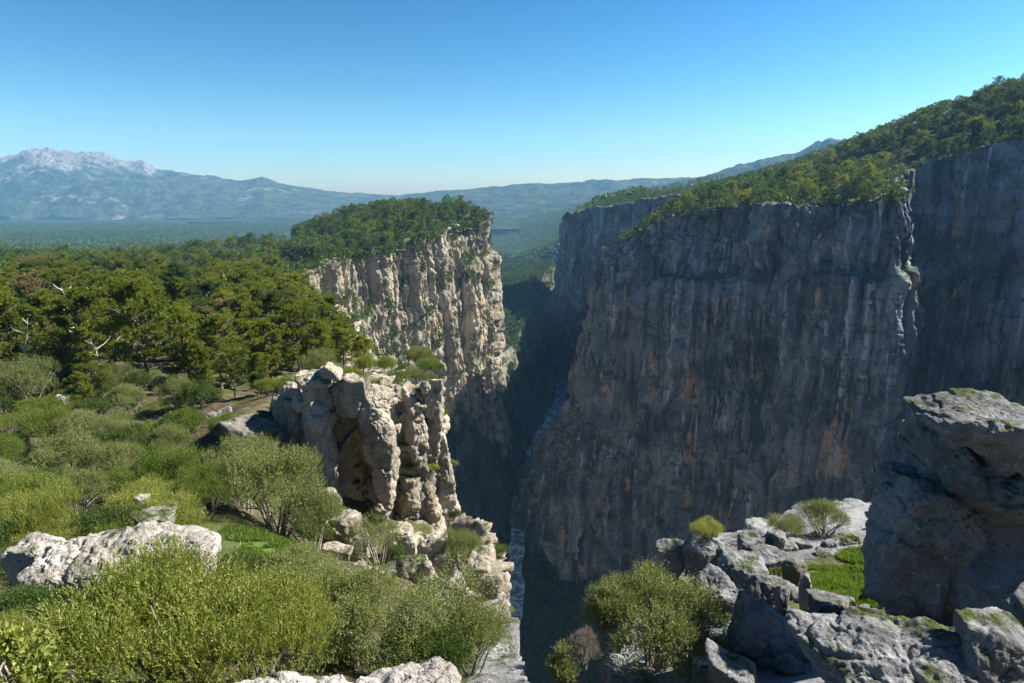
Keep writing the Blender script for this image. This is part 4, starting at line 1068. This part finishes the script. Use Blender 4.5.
# what of each pine the photograph's side shows: rays for the land, then discs, nearest last
dg = bpy.context.evaluated_depsgraph_get(); dg.update()
GW, GH = 341, 228
zb = np.full((GH, GW), 1e9)
eye = Vector((0, 0, 0))
for j in range(GH):
    for i in range(GW):
        v = (341.5 - (j + .5) * 3) / F
        dv = Vector((((i + .5) * 3 - 512) / F, CP + SP * v, -SP + CP * v))
        if dv.z > .2: continue
        ok, loc, *_ = scene.ray_cast(dg, eye, dv.normalized(), distance=4000)
        if ok: zb[j, i] = loc.y
own = np.full((GH, GW), -1)
order = np.argsort(-PN[:, 1])
for k in order:
    x, y, z, h = PN[k]
    zc = z + h * .62
    dep = y * CP - zc * SP
    ix = (512 + F * x / dep) / 3; iy = (341.5 - F * (y * SP + zc * CP) / dep) / 3
    rx, ry = .33 * h * F / dep / 3, .36 * h * F / dep / 3
    i0, i1 = max(0, int(ix - rx)), min(GW, int(ix + rx) + 2); j0, j1 = max(0, int(iy - ry)), min(GH, int(iy + ry) + 2)
    if i0 >= i1 or j0 >= j1: continue
    jj, ii = np.mgrid[j0:j1, i0:i1]
    m = (((ii + .5 - ix) / max(rx, .6)) ** 2 + ((jj + .5 - iy) / max(ry, .6)) ** 2 < 1) & (zb[j0:j1, i0:i1] > y - 4)
    own[j0:j1, i0:i1][m] = k
vis = np.bincount(own[own >= 0], minlength=len(PN)).astype(float)
MAXP = 296
big = set(np.argsort(-vis)[:MAXP].tolist())
big = {k for k in big if vis[k] > 0}
print('pines', len(PN), 'seen', int((vis > 0).sum()), 'least', min(vis[k] for k in big))

REG = {'wood': ('in the dense wood on the left plateau', 'pines of the left plateau wood'), 'plateau': ('on the far part of the left plateau', 'pines of the far left plateau'), 'mesa': ('on the crown of the left mesa', 'pines crowning the left mesa'),
       'butte': ('on top of the big grey butte', 'pines on the grey butte'), 'ridge': ('on the ridge above the cliffs at the right', 'pines on the right ridge'), 'behind': ('on the slope behind the grey butte', 'pines behind the butte'), 'beyond': ('on the distant cliff top beyond the gorge bend', 'pines on the distant cliff top'), 'young': ('among the shrubs before the left wood', 'young pines before the left wood'), 'front': ('', 'pines at the front edge of the left wood')}
fl = {0: 'pine cut by the left edge at the front of the wood', 1: 'pine with bare crooked branches near the left edge', 2: 'dark dense pine right of the crooked pine', 3: 'wide pine with dead grey boughs left of the tall pine', 4: 'pine standing behind and left of the tall pine', 5: 'tall dark pine with a bare lower trunk in front of the wood',
      6: 'rounded pine just right of the tall bare trunked pine', 7: 'bright low pine above the broken tan rocks', 8: 'pine left of the crag with a full crown', 9: 'short bright pine above the left end of the crag', 10: 'pine rising behind the left end of the crag', 11: 'short pine directly behind the highest knob of the crag', 12: 'pine at the gorge side behind the crag', 13: 'small yellow green pine behind the crag top', 14: 'pine beside the gorge above the right pillar', 15: 'smallest pine at the rim behind the right pillar', 16: 'low pine between the juniper and the tall pine', 17: 'young pine below the rounded pine', 18: 'young pine at the foot of the bright low pine', 19: 'young bushy pine left of the crag'}
rest = []
fi = 0
tints = {0: ('deep green', None), 1: ('bright green', PINE_LEAF), 2: ('yellowish green', PINE_GOLD), 3: ('dark green', PINE_DARK), 4: ('browned', PINE_BROWN)}
for k, (x, y, z, h, kind, reg) in enumerate(PINES):
    isf = reg == 'front'
    if isf: fid = fi; fi += 1
    if k not in big and not isf:
        if y < 600 or vis[k] > 0: rest.append(k)
        continue
    u = g_.uniform()
    if isf: key, tint = f'pine{kind}', PINE_GOLD if fid in (9, 13) else PINE_LEAF
    elif kind in ('near', 'mid'): key, tint = f'pine{k % 6}', (PINE_LEAF if u < .80 else PINE_DARK if u < .93 else PINE_GOLD if u < .965 else PINE_BROWN)
    elif reg == 'plateau': key, tint = f'far_pine{k % 4}', (PINE_DARK if u < .5 else PINE_LEAF if u < .95 else PINE_GOLD)
    elif reg == 'butte': key, tint = f'far_pine{k % 4}', (PINE_DARK if u < .55 else PINE_LEAF if u < .86 else PINE_GOLD)
    else: key, tint = f'far_pine{k % 4}', (PINE_DARK if u < .8 else PINE_LEAF)
    cn = {id(PINE_LEAF): 'bright green', id(PINE_DARK): 'dark green', id(PINE_GOLD): 'yellow green', id(PINE_BROWN): 'browned'}[id(tint)]
    ph, grp = REG[reg]
    if reg == 'young': cn = 'young ' + cn; grp = grp.replace('young ', '')
    lab = fl[fid] if isf else f'{cn} pine {ph}'
    plant('pine_tree', key, (x, y, z), h / 9., g_.uniform(0, 6.3), lab, 'pine tree', grp if isf else f'{cn} {grp}', leafm=tint, squash=g_.uniform(.92, 1.1))

# bare dead pines standing at the edge of the wood
DEAD = bark_mat('bleached_dead_wood', (.30, .27, .24), (.52, .48, .43))
for px, d, h, v, lab in ((22, 56, 7., 0, 'bleached dead pine leaning at the left edge of the wood'), (86, 66, 9.5, 2, 'dead pine with a hooked pale top in the left wood'), (110, 56.5, 5., 4, 'small bare dead pine left of the tall pine')):
    z = gh(xat(px, d, -16), d)
    (tv, tq), _, _ = pine(300 + v, 9., 2.2, .3, 50, 9, lean=.22, fine=False)
    o = link('dead_tree', make_mesh('dead_tree', tv, tq, DEAD), None, (xat(px, d, z), d, z), 2. + v, h / 9.)
    tag(o, lab, 'dead tree')

def small_tree_mesh(seed, n, w):
    g = rng_(seed); c = rdirs(g, n) * (g.uniform(.35, 1, (n, 1)) ** .5)
    lob = c * [.34, .34, .33] + [0, 0, .66]; lob[:, :2] *= (1.15 - .45 * lob[:, 2:])
    V, Q = leaves(lob, unit(c + rdirs(g, n) * .7 + [0, 0, .3]), rdirs(g, n), g.uniform(.6, 1.2, n) * w, np.full(n, w * .6))
    t = np.array([[.02, 0, -.1], [-.02, 0, -.1], [0, .02, -.1], [0, 0, .7]])
    return V, Q
def wood(name, pts, label, n, w, nvar=6, mat=None, seed=1, tri=True):
    """a far wood: many simple pines in one object"""
    g = rng_(seed); base = [small_tree_mesh(seed * 10 + i, n, w) for i in range(nvar)]
    V, Q, o = [], [], 0
    pts = np.asarray(pts); var = g.integers(0, nvar, len(pts))
    for v in range(nvar):
        p = pts[var == v]; bv, bq = base[v]
        a = g.uniform(0, 6.3, len(p)); c, s = np.cos(a)[:, None], np.sin(a)[:, None]
        h = p[:, 3][:, None]
        X = (bv[None, :, 0] * c - bv[None, :, 1] * s) * h + p[:, 0][:, None]
        Y = (bv[None, :, 0] * s + bv[None, :, 1] * c) * h + p[:, 1][:, None]
        Z = bv[None, :, 2] * h + p[:, 2][:, None]
        V.append(np.stack([X, Y, Z], -1).reshape(-1, 3))
        Q.append((bq[None] + (np.arange(len(p)) * len(bv))[:, None, None] + o).reshape(-1, 4)); o += len(p) * len(bv)
    tag(link(name, make_mesh(name, np.vstack(V), np.vstack(Q), mat or PINE_DARK, smooth=False)), label, 'woodland', kind='stuff')
rk = np.array([[PN[k][0], PN[k][1], PN[k][2], PN[k][3]] for k in rest])
wood('pine_wood', rk, 'mass of smaller pines filling the woods between the larger ones', 300, .10, seed=3)
# ------------------------------------------------------------------ far woods, scrub of the gorge, scrub on the ledges
def far_points(n, pxa, pxb, ya, yb, seed, test=None):
    g = rng_(seed)
    y = np.exp(g.uniform(math.log(ya), math.log(yb), n)); px = g.uniform(pxa, pxb, n); x = (px - 512) / F * y * 1.02
    z = ground_h(x, y); sd = gorge_sd(x, y)
    k = sd > 4
    if test is not None: k &= test(x, y, z)
    return np.stack([x, y, z - (x * x + y * y) / (2 * 6.4e6), g.uniform(7, 13, n)], 1)[k]
fp = np.vstack([far_points(16000, -60, 480, 640, 3400, 31), far_points(7000, 470, 640, 900, 3600, 32, lambda x, y, z: (((x - xat(526, 2000, -165)) / 50) ** 2 + ((y - 2000) / 130) ** 2 > 1.2))])
wood('forest', fp, 'distant blue green forest of the plain beyond the plateau', 40, .30, seed=5)

# dark scrub on the gorge floor and talus
g_ = rng_(41)
n = 9000
x, y = g_.uniform(-70, 120, n), g_.uniform(180, 1200, n)
x = np.r_[x, g_.uniform(-240, 300, 9000)]; y = np.r_[y, g_.uniform(1000, 1660, 9000)]; n = len(x)
sd = gorge_sd(x, y); rv = seg_dist(x, y, RIVER)
k = (sd < -3) & (rv > 9 + 9 * sstep(470, 560, y)); x, y = x[k], y[k]
wood('gorge_scrub', np.stack([x, y, ground_h(x, y), g_.uniform(4, 8, len(x))], 1), 'dark scrub and trees covering the slopes at the bottom of the gorge', 70, .22, seed=7, mat=PINE_DARK)

def ledge_spots(grid, ncap, n, seed, upmin=.25, skip=2, j0=0, j1=None, zmin=-999):
    """places on a cliff mesh that are flat enough for a bush to hold"""
    g = rng_(seed); V = grid
    du = np.zeros_like(V); du[1:-1] = V[2:] - V[:-2]; dv = np.zeros_like(V); dv[:, 1:-1] = V[:, 2:] - V[:, :-2]
    N = unit(np.cross(du, dv)); N *= np.sign((N[..., :1]) * 0 + 1)
    up = np.abs(N[..., 2]); up = np.minimum(up, .55); up[:, :ncap - 2 + j0] = 0; up[:4] = 0; up[-4:] = 0; up[:, -4:] = 0
    if j1: up[:, ncap + j1:] = 0
    up[V[..., 2] < zmin] = 0
    w = np.where(up > upmin, up ** 2, 0).ravel()
    k = g.choice(len(w), min(n, int((w > 0).sum())), replace=False, p=w / w.sum())
    return V.reshape(-1, 3)[k], g

def cliff_bushes(which, n, big, seed, lo, hi, where, **kw):
    obj_, grid, ncap = CL[which]
    p, g = ledge_spots(grid, ncap, n, seed, **kw)
    h = g.uniform(lo, hi, len(p)) * g.uniform(.6, 1, len(p))
    o = np.argsort(-h); 
    wood('cliff_scrub', np.c_[p - [0, 0, .25 * 1] * 1, h][o], f'dark scrub growing in the cracks and ledges {where}', 80, .2, seed=seed, mat=MACCHIA)
cliff_bushes('mesa', 2000, 0, 51, 3.5, 9., 'of the sunlit mesa cliff', upmin=.16, j0=4)
cliff_bushes('butte', 420, 0, 52, 2., 6., 'of the big grey cliff', upmin=.18, j0=6)
cliff_bushes('back', 160, 0, 53, 2., 5., 'of the shaded cliff at the right edge', upmin=.25)
cliff_bushes('far', 260, 0, 54, 4., 8., 'of the distant bluish cliff', upmin=.25)
cliff_bushes('left', 160, 0, 55, 1.5, 3., 'of the left bank cliff behind the crag', upmin=.2)

cliff_bushes('mesa', 500, 0, 56, 2.5, 6., 'along the rim of the left mesa', j0=-10, j1=6)
cliff_bushes('butte', 420, 0, 57, 2.5, 6., 'along the rim of the big grey cliff', j0=-10, j1=6)
cliff_bushes('back', 400, 0, 58, 2.5, 6., 'along the rim of the shaded cliff at the right edge', j0=-10, j1=6)

# greenery on the crag
for (ob, grid, ncap), n, sd_, wh in ((CR, 105, 61, 'in a crevice of the sunlit crag'), (BT, 10, 62, 'on the pale buttress at the gorge edge')):
    p, g = ledge_spots(grid, ncap, n, sd_, upmin=.35, j0=-3, zmin=-26)
    for i, q in enumerate(p):
        plant('shrub', ['scrub0', 'scrub1', 'small0', 'small1', 'scrub2', 'olive1'][i % 6], q - [0, 0, .1], g.uniform(.22, .6), g.uniform(0, 6), f'small green shrub growing {wh}', 'shrub', f'small shrubs {wh}', leafm=[MACCHIA, GREENB, BRIGHT, GREENB][i % 4])
# ------------------------------------------------------------------ light, air, camera
SKY_GAMMA = 1.95
SUN_AZ, SUN_EL = R(76), R(42)
sun = bpy.data.lights.new('sun', 'SUN'); sun.energy = 5; sun.angle = R(.53); sun.color = (1, .93, .82)
so = bpy.data.objects.new('sun', sun); COL.objects.link(so)
sd_ = Vector((math.sin(SUN_AZ) * math.cos(SUN_EL), math.cos(SUN_AZ) * math.cos(SUN_EL), math.sin(SUN_EL)))
so.rotation_euler = sd_.to_track_quat('Z', 'Y').to_euler(); so.location = sd_ * 300
w = bpy.data.worlds.new('World'); scene.world = w; w.use_nodes = True
sky = w.node_tree.nodes.new('ShaderNodeTexSky'); sky.sky_type = 'NISHITA'; sky.sun_disc = False
sky.sun_elevation = SUN_EL; sky.sun_rotation = SUN_AZ; sky.altitude = 300; sky.air_density = 1.0; sky.dust_density = .5; sky.ozone_density = 1.2
bg = w.node_tree.nodes['Background']; bg.inputs['Strength'].default_value = .05
hs = w.node_tree.nodes.new('ShaderNodeHueSaturation'); hs.inputs['Saturation'].default_value = 1.15; hs.inputs['Value'].default_value = .175; hs.inputs['Hue'].default_value = .488
gm = w.node_tree.nodes.new('ShaderNodeGamma'); gm.inputs['Gamma'].default_value = SKY_GAMMA
w.node_tree.links.new(sky.outputs[0], gm.inputs[0]); w.node_tree.links.new(gm.outputs[0], hs.inputs['Color']); w.node_tree.links.new(hs.outputs[0], bg.inputs[0])

def haze():
    bm = bmesh.new(); bmesh.ops.create_cube(bm, size=1)
    me = bpy.data.meshes.new('haze')
    for v in bm.verts: v.co = Vector((v.co.x * 17400, v.co.y * 17400, (v.co.z + .5) * 1000 - 370))
    bm.to_mesh(me); bm.free()
    m = bpy.data.materials.new('haze_air'); m.use_nodes = True; nt = m.node_tree
    nt.nodes.remove(nt.nodes['Principled BSDF'])
    v = nt.nodes.new('ShaderNodeVolumePrincipled')
    v.inputs['Color'].default_value = (.26, .60, 1., 1); v.inputs['Density'].default_value = HAZE; v.inputs['Anisotropy'].default_value = 0.
    nt.links.new(v.outputs[0], nt.nodes['Material Output'].inputs['Volume'])
    me.materials.append(m)
    tag(link('haze', me), 'thin blue haze over the gorge and mountains', 'haze', kind='stuff')
HAZE = .85e-4
if HAZE: haze()

cam = bpy.data.cameras.new('camera'); co = bpy.data.objects.new('camera', cam); COL.objects.link(co)
cam.sensor_width = 36; cam.lens = 36 * F / 1024; cam.clip_start = .05; cam.clip_end = 60000
co.rotation_euler = (R(90) - PITCH, 0, 0); scene.camera = co
scene.view_settings.view_transform = 'Standard'; scene.view_settings.look = 'None'
scene.view_settings.exposure = 1.6; scene.view_settings.gamma = 1
scene.cycles.use_denoising = True
scene.cycles.max_bounces = 5; scene.cycles.diffuse_bounces = 3; scene.cycles.transmission_bounces = 3; scene.cycles.volume_bounces = 0
print('script', time.time() - T0)
